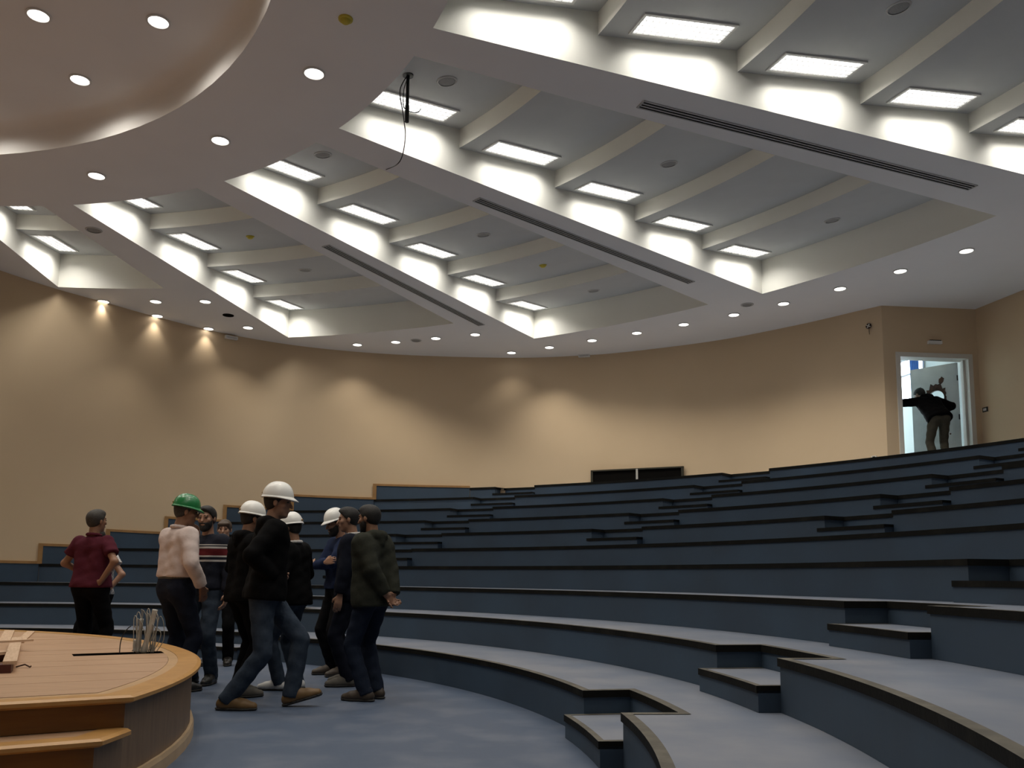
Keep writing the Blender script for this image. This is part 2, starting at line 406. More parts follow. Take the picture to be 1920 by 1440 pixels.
# empty downlight hole, ceiling speakers, covered detectors
t = MB(); t.lathe([(0.0, -0.004), (0.085, -0.004), (0.10, -0.010), (0.108, -0.008), (0.11, 0.0)], 24)
p = at_z(428, 591, ZC); h = t.build('empty_downlight_hole', M['dark']); h.location = p; tag(h, 'black round downlight hole without a lamp, near the left back wall', 'light hole')
def at_panel(px, py):
    z = ZC + 0.5
    for _ in range(30):
        q = at_z(px, py, z); z = pz((Vector(q[:2]) - C).length)
    return at_z(px, py, z)
SPK = [(838, 152, 'beside the hanging black pole'), (605, 290, 'in the third ceiling bay beside the ring'), (1254, 307, 'in the fourth ceiling bay, middle rows'), (1560, 413, 'in the fourth ceiling bay, outermost row'),
       (906, 440, 'in the third ceiling bay, middle rows'), (1113, 545, 'in the third ceiling bay, outermost row'), (1685, 14, 'in the upper right ceiling bay'), (572, 506, 'in the second ceiling bay, third row')]
sp = MB(); sp.lathe([(0.0, -0.010), (0.06, -0.010), (0.092, -0.008), (0.1, 0.004)], 24)
sr = MB(); sr.lathe([(0.1, -0.012), (0.118, -0.008), (0.12, 0.004)], 24)
def speaker(p, label):
    t = empty('ceiling_speaker', p); tag(t, label, 'speaker', 'round ceiling speakers')
    sp.build('grille', M['grille'], t); sr.build('rim', M['ventfin'], t); return t
SLOPE = math.atan((ZHIGH - ZLOW) / (PR[1] - PR[0]))
def tilt(o, p):
    a = math.atan2(p.y - C.y, p.x - C.x)
    o.rotation_euler = (Matrix.Rotation(a, 3, 'Z') @ Matrix.Rotation(-SLOPE, 3, 'Y')).to_euler()
for x, y, wh in SPK:
    p = at_panel(x, y); tilt(speaker(p, f'round dark grey ceiling speaker {wh}'), p)
for x, y, wh in ((176, 431, 'on the flat beam at the left'), (780, 638, 'among the downlights below the centre beam'), (1401, 571, 'among the downlights at the end of the right-hand beam')):
    speaker(at_z(x, y, ZC), f'round dark grey ceiling speaker {wh}')
def detector(p, label):
    t = empty('smoke_detector', p); tag(t, label, 'smoke detector', 'yellow smoke detectors')
    a = MB(); a.lathe([(0.0, -0.045), (0.03, -0.045), (0.045, -0.032), (0.05, -0.018)], 20); a.build('cap', M['yellow'], t, True)
    a = MB(); a.lathe([(0.05, -0.02), (0.066, -0.014), (0.068, 0.004)], 20); a.build('base', M['yellow'], t); return t
detector(at_z(648, 35, ZC), 'yellow covered smoke detector on the flat ceiling ring')
for x, y, wh in ((469, 443, 'in the second ceiling bay'), (1018, 497, 'in the third ceiling bay')):
    p = at_panel(x, y); tilt(detector(p, f'yellow covered smoke detector {wh}'), p)
# linear slot diffusers on three beams
for (x0, y0, x1, y1), wh in (((1203, 195, 1822, 351), 'nearest right-hand'), ((895, 374, 1295, 529), 'middle'), ((612, 461, 902, 609), 'farthest left')):
    a = at_z(x0, y0, ZC); b_ = at_z(x1, y1, ZC); d = (b_ - a); Ln = d.length; rz = math.atan2(d.y, d.x)
    t = empty('slot_diffuser', (a + b_) / 2, rz); tag(t, f'long dark slot air diffuser on the {wh} ceiling beam', 'air vent', 'slot diffusers')
    m_ = MB(); m_.box((0, 0, -0.002), (Ln, 0.15, 0.004)); m_.build('slot', M['dark'], t)
    for k in range(4):
        m_ = MB(); m_.box((0, -0.0675 + 0.045 * k, -0.006), (Ln + 0.02, 0.016, 0.012)); m_.build('fin', M['ventfin'], t)
    for s in (-1, 1):
        m_ = MB(); m_.box((s * (Ln / 2 + 0.012), 0, -0.006), (0.02, 0.151, 0.012)); m_.build('end_cap', M['ventfin'], t)
# hanging projector pole and its cable
tp = at_panel(765, 141)
bz = at_y(766, 229, tp.y).z
t = empty('projector_pole', (tp.x, tp.y, bz)); tag(t, 'black projector pole hanging from the ceiling bay', 'pole')
m_ = MB(); m_.lathe([(0.019, 0.17), (0.019, tp.z - bz)], 16, cap1=True); m_.build('upper_tube', M['black'], t, True)
m_ = MB(); m_.lathe([(0.0, 0), (0.022, 0), (0.024, 0.004), (0.024, 0.19), (0.019, 0.19)], 16); m_.build('lower_tube', M['black'], t)
m_ = MB(); m_.lathe([(0.0, tp.z - bz - 0.012), (0.06, tp.z - bz - 0.012), (0.06, tp.z - bz + 0.01)], 16); m_.build('ceiling_plate', M['black'], t)
def q(px, py, dy=0): v = at_y(px, py, tp.y + dy); return v
cab = [q(764, 142, -.02), q(757, 152, -.05), q(751, 165, -.06), q(750, 178, -.06), q(752, 192, -.05), q(755, 208, -.03), q(758, 230, 0.05), q(760, 250, 0.1), q(758, 275, 0.2), q(752, 298, 0.35), q(742, 310, 0.5), Vector(at_z(724, 318, ZC - 0.01))]
m_ = MB(); m_.tube(catmull([tuple(c_) for c_ in cab], 5), 0.006, 6)
tag(m_.build('hanging_cable', M['cable']), 'loose black cable hanging down from the projector pole to the beam edge', 'cable')
cab = [q(764, 146, -.03), q(758, 165, -.05), q(756, 185, -.05), q(757, 200, -.04), q(764, 207, -.04), q(775, 211, -.02), q(784, 210, 0.0), q(789, 204, 0)]
m_ = MB(); m_.tube(catmull([tuple(c_) for c_ in cab], 5), 0.005, 6)
tag(m_.build('short_cable', M['cable']), 'short black cable looped around the foot of the projector pole', 'cable')

# ------------------------------------------------------------------ seating tiers
TH0 = -46.0
AISLE = [(62.0, 1, 10), (43.15, 6, 10), (24.15, 6, 10), (4.5, 1, 10)]
AW, NOTCH, PROT = 1.0, 0.34, 0.145
def aisles(k):
    out = []
    for a, k0, k1 in AISLE:
        if k0 <= k <= k1: out.append((a, a + math.degrees(AW / RT[k])))
    return sorted(out)
def front_line(k, off=0.0, thend=None):      # list of (r, deg)
    out = []; R = RT[k] + off
    ai = aisles(k); th = TH0; step = 1.0
    te = thend
    pts = []
    cuts = []
    for a0, a1 in ai: cuts += [a0, a1]
    t = TH0
    grid = [TH0 + i * step for i in range(int((te - TH0) / step) + 1)] + [te]
    grid = sorted(set([g_ for g_ in grid if all(abs(g_ - c_) > 0.12 for c_ in cuts)] + [c_ for c_ in cuts if c_ < te]))
    da = math.degrees(off / RT[k]) if off else 0
    for g_ in grid:
        inside = any(a0 + 1e-6 < g_ < a1 - 1e-6 for a0, a1 in ai)
        hit = [(a0, a1) for a0, a1 in ai if abs(g_ - a0) < 1e-6 or abs(g_ - a1) < 1e-6]
        if hit:
            if abs(g_ - hit[0][0]) < 1e-6: out += [(R, g_ - da), (R + NOTCH, g_ - da)]
            else: out += [(R + NOTCH, g_ + da), (R, g_ + da)]
        else: out.append((R + NOTCH if inside else R, g_))
    return out
def thend(k, r):
    t = 40.0
    while t < 130 and rwall(t) > r + 0.002: t += 0.25
    return t
def strip3(name, lineA, lineB, m, parent, closed=False):
    v = []; f = []
    for a, b_ in zip(lineA, lineB): v += [a, b_]
    n = len(lineA)
    for i in range(n - 1): f.append((2 * i, 2 * i + 2, 2 * i + 3, 2 * i + 1))
    return obj(name, v, f, m, parent)
for k in range(1, NT + 1):
    z0, z1 = (k - 1) * RIS, k * RIS
    te = thend(k, RT[k]) - 0.02
    fl = front_line(k, 0.0, te)
    t = empty('seating_tier', pol(RT[k], 0, 0)); ox, oy = t.location.x, t.location.y
    nm = {1: 'lowest blue seating tier, one step above the hall floor', 10: 'topmost blue seating tier below the beige wall and door'}.get(k, f'{ORD[k]} blue curved seating tier counted up from the hall floor')
    tag(t, nm, 'seating tier', 'curved seating tiers')
    def L3(p, z): x, y = pol(p[0], p[1]); return (x - ox, y - oy, z)
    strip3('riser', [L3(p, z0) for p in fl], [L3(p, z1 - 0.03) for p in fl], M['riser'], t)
    # tread: front polyline to next riser (or wall)
    loop = [pol(p[0], p[1]) for p in fl]
    outer = []
    th = TH0
    te2 = max(te, thend(k, RT[k]) - 0.02)
    ths = [TH0 + i for i in range(int(te - TH0) + 1)] + [te]
    for th in ths[::-1]:
        rw = rwall(th) - 0.004
        ro = min(RT[k + 1] + NOTCH + 0.03, rw) if k < NT else rw
        outer.append(pol(max(ro, RT[k] + 0.003), th))
    mb = MB(); mb.poly([loop + outer], z1 - 0.001)
    mb.v = [(x - ox, y - oy, z) for x, y, z in mb.v]
    mb.build('tread', M['tread'], t)
    # nosing: L-shaped edge strip
    a0 = front_line(k, -0.012, te); a1 = front_line(k, 0.048, te); ah = front_line(k, 0.0, te)
    v = []; f = []
    for p, q_, h_ in zip(a0, a1, ah):
        v += [L3(h_, z1 - 0.046), L3(p, z1 - 0.046), L3(p, z1 + 0.003), L3(q_, z1 + 0.003)]
    for i in range(len(a0) - 1):
        for j in range(3): f.append((4 * i + j, 4 * i + 4 + j, 4 * i + 5 + j, 4 * i + 1 + j))
    obj('nosing', v, f, None, t, mats=[M['nosing'], M['nosetop']], mi=[0, 0, 1] * (len(a0) - 1))
for a, k0, k1 in AISLE:
    an = {62.0: 'behind the group of men', 43.15: 'below the black wall opening', 24.15: 'below the door at the right', 4.5: 'nearest the camera at the right'}[a]
    for k in range(k0, k1 + 1):
        z0 = (k - 1) * RIS; z1 = z0 + RIS * 0.5
        aw = math.degrees(AW / RT[k]); e = 0.02
        r0, r1 = RT[k] - PROT, RT[k] + NOTCH - 0.004
        ts = [a + e + (aw - 2 * e) * i / 5 for i in range(6)]
        cxy = pol(r0, a + aw / 2); t = empty('aisle_step', (*cxy, z0))
        tag(t, f'half-height blue aisle step {an}, up to the {ORD[k]} tier', 'step', 'aisle steps between tiers')
        loop = [pol(r0 + 0.01, th) for th in ts] + [pol(r1, th) for th in ts[::-1]]
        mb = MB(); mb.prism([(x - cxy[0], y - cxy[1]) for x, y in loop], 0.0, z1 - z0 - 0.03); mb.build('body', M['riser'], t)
        dd = math.degrees(0.045 / RT[k])
        loop = [pol(r0 + 0.04, th) for th in [ts[0] + dd] + ts[1:-1] + [ts[-1] - dd]] + [pol(r1, th) for th in [ts[-1] - dd, ts[0] + dd]]
        mb = MB(); mb.prism([(x - cxy[0], y - cxy[1]) for x, y in loop], z1 - z0 - 0.032, z1 - z0 - 0.002); mb.build('tread', M['tread'], t)
        ins = [(r1, ts[0] + dd)] + [(r0 + 0.04, th) for th in [ts[0] + dd] + ts[1:-1] + [ts[-1] - dd]] + [(r1, ts[-1] - dd)]
        outp = [(r1, ts[0])] + [(r0, th) for th in ts] + [(r1, ts[-1])]
        v = []; f = []
        for p, q_ in zip(outp, ins):
            po = pol(*p); qi = pol(*q_)
            v += [(po[0] - cxy[0], po[1] - cxy[1], z1 - z0 - 0.044), (po[0] - cxy[0], po[1] - cxy[1], z1 - z0), (qi[0] - cxy[0], qi[1] - cxy[1], z1 - z0)]
        for i in range(len(outp) - 1):
            for j in range(2): f.append((3 * i + j, 3 * i + 3 + j, 3 * i + 4 + j, 3 * i + 1 + j))
        obj('nosing', v, f, None, t, mats=[M['nosing'], M['nosetop']], mi=[0, 1] * (len(outp) - 1))

# stepped blue skirting with an oak cap where the back wall cuts the tiers
bl = struct(empty('baseboard_back'))
ANG = []
for i in range(len(BACKC) - 1):
    for s in range(3):
        x = BACKC[i][0] + (BACKC[i + 1][0] - BACKC[i][0]) * s / 3; y = BACKC[i][1] + (BACKC[i + 1][1] - BACKC[i][1]) * s / 3
        ANG.append((x, y, math.hypot(x - C.x, y - C.y)))
def inset(p, d):
    v = Vector((C.x - p[0], C.y - p[1])).normalized() * d; return (p[0] + v.x, p[1] + v.y)
ramax = max(range(len(ANG)), key=lambda i: ANG[i][2])
def crossing(r):
    for i in range(len(ANG) - 1):
        if ANG[i][2] <= r < ANG[i + 1][2]:
            t_ = (r - ANG[i][2]) / (ANG[i + 1][2] - ANG[i][2]); return i + t_
    return 0.0
def apos(u): i = min(int(u), len(ANG) - 2); t_ = u - i; return (ANG[i][0] * (1 - t_) + ANG[i + 1][0] * t_, ANG[i][1] * (1 - t_) + ANG[i + 1][1] * t_)
for k in range(2, NT):
    if RT[k + 1] < ANG[0][2]: continue
    u0 = crossing(RT[k]) if RT[k] > ANG[0][2] else 0.0; u1 = crossing(RT[k + 1])
    us = [u0] + [i for i in range(int(u0) + 1, int(u1) + 1)] + [u1]
    P = [apos(u) for u in us]; z0, z1 = k * RIS, (k + 1) * RIS
    def pan(name, P, d0, d1, z0, z1, m_):
        v = []; f = []
        for p in P:
            a_, b_ = inset(p, d0), inset(p, d1)
            v += [(*a_, z0), (*b_, z0), (*b_, z1), (*a_, z1)]
        for i in range(len(P) - 1):
            for j in range(4): f.append((4 * i + j, 4 * i + 4 + j, 4 * i + 4 + (j + 1) % 4, 4 * i + (j + 1) % 4))
        f.append((0, 1, 2, 3)); n = 4 * (len(P) - 1); f.append((n + 3, n + 2, n + 1, n))
        return obj(name, v, f, m_, bl)
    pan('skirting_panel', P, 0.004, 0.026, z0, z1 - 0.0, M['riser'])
    pan('oak_cap', P, 0.003, 0.04, z1, z1 + 0.045, M['woodtrim'])
    ue = u0 + 0.06 / 0.12 if False else u0
    p0 = Vector(apos(u0)); p1 = Vector(apos(u0 + 0.5)); dd = (p1 - p0).normalized() * 0.06
    pan('oak_post', [tuple(p0 - dd * .3), tuple(p0 + dd)], 0.003, 0.042, z0, z1 + 0.045, M['woodtrim'])

# black opening at the foot of the back wall
pa = at_y(1112, 890, 18.9); 
def wall_pt(px):        # where a pixel column meets the back wall
    r_ = ray(px, 880); best = None
    for i in range(len(BACKC) - 1):
        a_, b_ = Vector(BACKC[i]), Vector(BACKC[i + 1]); e_ = b_ - a_; den = r_.x * e_.y - r_.y * e_.x
        if abs(den) < 1e-9: continue
        t_ = (a_.x * e_.y - a_.y * e_.x) / den; u_ = (a_.x * r_.y - a_.y * r_.x) / den
        if t_ > 0 and -1e-6 <= u_ <= 1: best = Vector((r_.x * t_, r_.y * t_))
    return best
def z_at(px, py, p): r_ = ray(px, py); return HC + r_.z * p.y / r_.y
a_, b_ = wall_pt(1112), wall_pt(1281); zt = (z_at(1112, 884, a_) + z_at(1281, 876, b_)) / 2
t = empty('wall_vent', ((a_ + b_) / 2).to_3d() + Vector((0, 0, ZT10)), math.atan2((b_ - a_).y, (b_ - a_).x)); tag(t, 'black horizontal wall opening with one upright bar, low on the back wall', 'wall vent')
Lw = (b_ - a_).length; hz = zt - ZT10
m_ = MB(); m_.box((0, -0.05, hz / 2), (Lw, 0.02, hz)); m_.build('opening', M['dark'], t)
M['olive'] = mat('dark_olive_metal', (0.03, 0.026, 0.014), 0.5)
for s in (-1, 1):
    m_ = MB(); m_.box((s * Lw / 2, -0.06, hz / 2), (0.05, 0.06, hz)); m_.build('frame_post', M['olive'], t)
m_ = MB(); m_.box((0, -0.06, hz), (Lw + .05, 0.06, 0.03)); m_.build('frame_top', M['olive'], t)
m_ = MB(); m_.box((0.02, -0.07, hz / 2), (0.045, 0.05, hz)); m_.build('upright_bar', M['conduit'], t)

# ------------------------------------------------------------------ door, corridor
dr = empty('door_1'); struct(dr)
def nb(name, s0, s1, d0, d1, z0, z1, m_, parent): mb_ = MB(); nbox(mb_, s0, s1, d0, d1, z0, z1); return mb_.build(name, m_, parent)
zt = ZT10 + DH
for s0, s1, z0, z1 in ((o0 - 0.075, o0 + 0.012, ZT10, zt + 0.075), (o1 - 0.012, min(o1 + 0.075, DL - 0.01), ZT10, zt + 0.075), (o0 + 0.012, o1 - 0.012, zt - 0.012, zt + 0.075)):
    nb('door_casing', s0, s1, -0.022, TH + 0.02, z0, z1, M['frame'], dr)
for s in (o0 + 0.03, o1 - 0.03): nb('door_stop', s - 0.02, s + 0.02, 0.09, 0.14, ZT10, zt - 0.012, M['frame'], dr)
# leaf, hinged at the right, swung away
hp = Vector(nich(o1 - 0.06, TH + 0.03, ZT10))
LW_, LH = 0.86, DH - 0.02
lf = empty('door_leaf', hp); tag(lf, 'damaged grey door leaf with a torn round porthole, standing open', 'door')
ang = math.atan2(-DU.y, -DU.x) - math.radians(52)
lf.rotation_euler = (0, 0, ang)
hx, hzz, hr = 0.40, LH - 0.63, 0.145
out = [(0, 0.01), (LW_, 0.01), (LW_, LH), (0, LH)]
hole = [(hx + hr * math.cos(2 * PI * i / 28), hzz + hr * math.sin(2 * PI * i / 28)) for i in range(28)]
mb = MB(); mb.poly([out, hole], 0.0); 
vv = mb.v; ff = mb.f; n = len(vv)
v = [(x, -0.022, y) for x, y, _ in vv] + [(x, 0.022, y) for x, y, _ in vv]
f = [q_ for q_ in ff] + [tuple(i + n for i in q_[::-1]) for q_ in ff]
for i in range(4): j = (i + 1) % 4; f.append((i, j, n + j, n + i))
for i in range(28): j = (i + 1) % 28; f.append((4 + i, n + 4 + i, n + 4 + j, 4 + j))
obj('leaf_panel', v, f, M['leaf'], lf)
rnd = random.Random(3)
for side in (-1, 1):
    o_ = []; i_ = []
    for i in range(40):
        a = 2 * PI * i / 40; spike = 0.13 * max(0, math.sin(a * 1 + 0.3)) * rnd.random() + 0.03 + 0.035 * rnd.random()
        o_.append((hx + (hr + spike) * math.cos(a), side * 0.026, hzz + (hr + spike) * math.sin(a)))
        i_.append((hx + hr * math.cos(a), side * 0.026, hzz + hr * math.sin(a)))
    v = o_ + i_; f = [(i, (i + 1) % 40, 40 + (i + 1) % 40, 40 + i) for i in range(40)]
    obj('torn_veneer', v, f, M['torn'], lf)
for (cx_, cz_), sz in (((0.70, LH - 0.42), 0.05), ((0.30, LH - 0.30), 0.07), ((0.18, 0.75), 0.02)):
    v = [(cx_ + sz * (0.4 + 0.6 * rnd.random()) * math.cos(2 * PI * i / 9), -0.025, cz_ + 1.3 * sz * (0.4 + 0.6 * rnd.random()) * math.sin(2 * PI * i / 9)) for i in range(9)]
    v += [(x, 0.025, z) for x, y, z in v]
    obj('scratch', v, [tuple(range(9)), tuple(range(9, 18))[::-1]] + [(i, (i + 1) % 9, 9 + (i + 1) % 9, 9 + i) for i in range(9)], M['torn'], lf)
for zz in (0.25, 1.05, 1.8):
    m_ = MB(); m_.lathe([(0.0, -0.05), (0.012, -0.05), (0.012, 0.05), (0.0, 0.05)], 10, (0.0, 0.03, zz)); m_.build('hinge', M['black'], lf)
m_ = MB(); m_.box((LW_ - 0.06, -0.03, 1.02), (0.03, 0.02, 0.16)); m_.build('handle_plate', M['black'], lf)
# corridor behind: floor, ceiling, walls, window in its right-hand wall
e = Vector((RIGHTC[1][0] - RIGHTC[0][0], RIGHTC[1][1] - RIGHTC[0][1])).normalized()
q0 = B + DN * (TH) + DU * 0.0; q1 = q0 - e * 3.6; 
lft = A + DN * (TH + 0.02) + DU * 0.1; lft1 = lft + DN * 3.4
crz = ZT10; crh = 2.75
mb = MB(); mb.poly([[tuple(lft), tuple(q0 + e * 0.0), tuple(q1), tuple(lft1)]], crz - 0.005); struct(mb.build('floor_corridor', M['corr']))
mb = MB(); mb.poly([[tuple(lft), tuple(q0), tuple(q1), tuple(lft1)]], crz + crh, True); struct(mb.build('ceiling_corridor', M['corr']))
def qd(name, p, q_, z0, z1, m_, parent=None): return obj(name, [(p.x, p.y, z0), (q_.x, q_.y, z0), (q_.x, q_.y, z1), (p.x, p.y, z1)], [(0, 1, 2, 3)], m_, parent)
struct(qd('wall_corridor_back', q1, lft1, crz, crz + 1.0, M['corr'])); struct(qd('wall_corridor_left', lft1, lft, crz, crz + crh, M['corr']))  # unseen back wall, left open above to let more daylight in
struct(qd('wall_corridor_near', lft, A + DN * TH, crz, crz + crh, M['corr']))
def cw(s): return q0 - e * s
w0, w1, ws, wt = 1.25, 3.3, 1.72, 2.6
mb = MB()
for s0, s1, z0, z1 in ((0, w0, 0, crh), (w1, 3.6, 0, crh), (w0, w1, 0, ws), (w0, w1, wt, crh)):
    a_, b_ = cw(s0), cw(s1); mb.add([(a_.x, a_.y, crz + z0), (b_.x, b_.y, crz + z0), (b_.x, b_.y, crz + z1), (a_.x, a_.y, crz + z1)], [(0, 1, 2, 3)])
struct(mb.build('wall_corridor_right', M['corr']))
wn = struct(empty('window_1', (*cw((w0 + w1) / 2), crz + ws), math.atan2(-e.y, -e.x)))
wl = w1 - w0; wh_ = wt - ws
M['sash'] = mat('grey_sash', (0.35, 0.36, 0.38), 0.5)
for x, z, dx, dz in ((0, 0.0, wl, 0.04), (0, wh_, wl, 0.04), (-wl / 2, wh_ / 2, 0.04, wh_), (wl / 2, wh_ / 2, 0.04, wh_), (0, wh_ * 0.62, wl, 0.035), (-0.2, wh_ / 2, 0.04, wh_)):
    m_ = MB(); m_.box((x, 0, z), (dx, 0.06, dz)); m_.build('sash_bar', M['sash'], wn)
for xa, xb in ((-wl / 2, -0.2), (-0.2, wl / 2)):
    m_ = MB(); m_.box(((xa + xb) / 2, 0, wh_ / 2), (xb - xa - 0.04, 0.006, wh_ - 0.04)); m_.build('pane', M['glass'], wn)
cu = empty('blue_curtain', (*(cw(w0 + 0.18) + Vector((-e.y, e.x)) * -0.09), crz + ws)); cu.rotation_euler = (0, 0, math.atan2(-e.y, -e.x))
tag(cu, 'narrow blue curtain bunched beside the window behind the door', 'curtain')
v = []; f = []
for i in range(17):
    x = -0.13 + 0.26 * i / 16; y = 0.02 * math.sin(i * 1.6); v += [(x, y, -0.1), (x, y, 0.86)]
f = [(2 * i, 2 * i + 2, 2 * i + 3, 2 * i + 1) for i in range(16)]
obj('fabric', v, f, M['blue'], cu, True)
m_ = MB(); m_.tube([(-0.2, 0, 0.87), (0.2, 0, 0.87)], 0.012); m_.build('rail', M['white'], cu)
# small fittings near the door
def fitting(name, px, py, mb_fn, label, cat, wall='niche', rot=None):
    r_ = ray(px, py)
    if wall == 'niche': p0, u0 = A, DU
    elif wall == 'right': p0 = Vector(RIGHTC[0]); u0 = (Vector(RIGHTC[1]) - p0).normalized()
    else:
        p0 = wall_pt(px); q_ = wall_pt(px + 6); u0 = (q_ - p0).normalized()
    den = r_.x * u0.y - r_.y * u0.x; t_ = (p0.x * u0.y - p0.y * u0.x) / den
    o = empty(name, (r_.x * t_, r_.y * t_, HC + r_.z * t_), math.atan2(u0.y, u0.x)); tag(o, label, cat); mb_fn(o); return o
def sign(o):
    m_ = MB(); m_.box((0, -0.03, 0), (0.26, 0.06, 0.055)); m_.build('housing', M['white'], o); m_ = MB(); m_.box((0, -0.035, 0.034), (0.22, 0.05, 0.014)); m_.build('mount', M['dark'], o)
fitting('exit_lamp', 1751, 643, sign, 'small white emergency lamp bar mounted above the door', 'wall lamp')
def switch(o):
    m_ = MB(); m_.box((0, -0.008, 0), (0.12, 0.016, 0.085)); m_.build('plate', M['black'], o); m_ = MB(); m_.box((0, -0.019, 0), (0.07, 0.008, 0.045)); m_.build('rocker', M['white'], o)
fitting('light_switch', 1848, 768, switch, 'black and white light switch on the wall right of the door', 'switch', 'right')
def alarm(o):
    m_ = MB(); m_.lathe([(0.0, 0.0), (0.05, 0.0), (0.055, 0.01)], 18); ob = m_.build('disc', M['torn'], o); ob.rotation_euler = (PI / 2, 0, 0); ob.location = (0, -0.02, 0)
    for a in (0, PI / 2):
        m_ = MB(); m_.box((0, -0.045, 0), (0.085, 0.012, 0.018), Matrix.Rotation(a + 0.5, 3, 'Y')); m_.build('arm', M['frame'], o)
    m_ = MB(); m_.tube([(0, -0.02, -0.05), (0.005, -0.02, -0.16)], 0.005, 6); m_.build('lead', M['cable'], o)
fitting('wall_bracket', 1630, 612, alarm, 'small round metal bracket high on the back wall left of the door', 'bracket', 'back')
def sock(o):
    m_ = MB(); m_.box((0, -0.02, 0), (0.09, 0.03, 0.06)); m_.build('box', M['frame'], o); m_ = MB(); m_.box((0, -0.037, 0), (0.05, 0.006, 0.035)); m_.build('cover', M['olive'], o)
fitting('socket_box', 1640, 858, sock, 'small socket box at the foot of the wall left of the door', 'socket', 'back')
for px, py, wh in ((432, 634, 'left'), (1096, 668, 'right')):
    def det(o):
        m_ = MB(); m_.box((0, -0.05, 0), (0.26, 0.09, 0.06)); m_.build('housing', M['white'], o); m_ = MB(); m_.box((0, -0.1, -0.012), (0.2, 0.012, 0.02)); m_.build('lens', M['ventfin'], o)
    fitting('wall_sensor', px, py, det, f'white sensor box under the ceiling edge of the back wall, the {wh} one', 'sensor', 'back')

# ------------------------------------------------------------------ round stage
SH, SR = 0.483, 5.12
su = Vector((0.86, 0.51)).normalized(); sn = Vector((su.y, -su.x))     # su along the cut, sn towards the steps
cutp = Vector(at_z(250, 1309, SH)[:2])
c0 = (cutp - (C + Vector((0.07, -0.05)))).dot(sn) - 0.13
SC = C + Vector((0.07, -0.05))
stage = empty('stage', (SC.x, SC.y, 0)); tag(stage, 'round wooden stage with orange oak edge and steps, at the lower left', 'stage')
def seg_loop(R, c, n=160):     # disc of radius R cut by line dot(sn) <= c ; local coords
    a0 = math.acos(max(-1, min(1, c / R))); b = math.atan2(sn.y, sn.x)
    return [(R * math.cos(b + a0 + (2 * PI - 2 * a0) * i / n), R * math.sin(b + a0 + (2 * PI - 2 * a0) * i / n)) for i in range(n + 1)]
def wall_loop(loop, z0, z1): n = len(loop); return [(p[0], p[1], z0) for p in loop] + [(p[0], p[1], z1) for p in loop], [(i, (i + 1) % n, n + (i + 1) % n, n + i) for i in range(n)]
SDEP = 0.24
for lev in range(3):
    c = c0 + SDEP * lev; zt = SH * (3 - lev) / 3; zb = 0 if lev == 2 else SH * (2 - lev) / 3
    loop = seg_loop(SR, c - 0.03); v, f = wall_loop(loop, zb, zt - (0.03 if lev == 0 else 0.0)); f = f[:]
    arc = obj('side_veneer' if True else '', v, f[:-1], M['stageside'], stage)
    obj('step_riser', [v[len(loop) - 1], v[0], v[len(loop)], v[2 * len(loop) - 1]], [(0, 1, 2, 3)], M['stagestep'], stage)
    # oak edge: lip running round the rim
    lo_, li_ = seg_loop(SR + 0.055, c + 0.025), seg_loop(SR - 0.10, c - 0.10)
    n = len(lo_); v = []
    ln = [(C0[0] * (SR + 0.02) / (SR + 0.055), C0[1] * (SR + 0.02) / (SR + 0.055)) for C0 in seg_loop(SR + 0.055, c + 0.025)]
    for a_, b_, m2 in zip(lo_, li_, seg_loop(SR + 0.03, c)):
        v += [(m2[0], m2[1], zt - 0.040), (a_[0], a_[1], zt - 0.028), (a_[0], a_[1], zt - 0.010), (m2[0], m2[1], zt), (b_[0], b_[1], zt)]
    f = []
    for i in range(n):
        j = (i + 1) % n
        if lev and min(Vector(lo_[i]).dot(sn), Vector(lo_[j]).dot(sn)) < c - SDEP - 0.06: continue
        for q_ in range(4): f.append((5 * i + q_, 5 * j + q_, 5 * j + q_ + 1, 5 * i + q_ + 1))
    use = sorted({i for q_ in f for i in q_}); im = {a_: i for i, a_ in enumerate(use)}
    obj('oak_edge', [v[i] for i in use], [tuple(im[i] for i in q_) for q_ in f], M['stageedge'], stage)
    if lev:
        la = seg_loop(SR - 0.05, c - 0.05); mb = MB(); mb.poly([la], zt - 0.003); mb.build('step_tread', M['stagetop'], stage)
# base moulding
v = []; f = []; n = 120
for i in range(n + 1):
    a = 2 * PI * i / n
    for r, z in ((SR + 0.002, 0.085), (SR + 0.02, 0.085), (SR + 0.028, 0.06), (SR + 0.03, 0.0)): v.append((r * math.cos(a), r * math.sin(a), z))
for i in range(n):
    for q_ in range(3): f.append((4 * i + q_, 4 * i + 4 + q_, 4 * i + 5 + q_, 4 * i + q_ + 1))
# only where the lowest step exists
b = math.atan2(sn.y, sn.x); a0 = math.acos((c0 + 2 * SDEP - .03) / SR)
keep = [q_ for q_ in f if abs(((2 * PI * (q_[0] // 4) / n - b + PI) % (2 * PI)) - PI) > a0]
M['moulding'] = mat('pale_moulding', (0.50, 0.36, 0.22), 0.5, (0.42, 0.29, 0.17), 6, 0.7)
use = sorted({i for q_ in keep for i in q_}); im = {a_: i for i, a_ in enumerate(use)}
obj('base_moulding', [v[i] for i in use], [tuple(im[i] for i in q_) for q_ in keep], M['moulding'], stage)
M['inlay'] = mat('pale_inlay', (0.52, 0.33, 0.17), 0.4, (0.45, 0.28, 0.14), 5, 0.8)
la, lb = seg_loop(SR - 0.10, c0 - 0.10), seg_loop(SR - 0.163, c0 - 0.163); n = len(la)
obj('pale_inlay', [(*p, SH - 0.002) for p in la] + [(*p, SH - 0.002) for p in lb], [(i, (i + 1) % n, n + (i + 1) % n, n + i) for i in range(n)], M['inlay'], stage)
mb = MB(); mb.poly([seg_loop(SR - 0.15, c0 - 0.1)], SH - 0.05); mb.build('under_floor', M['dark'], stage)
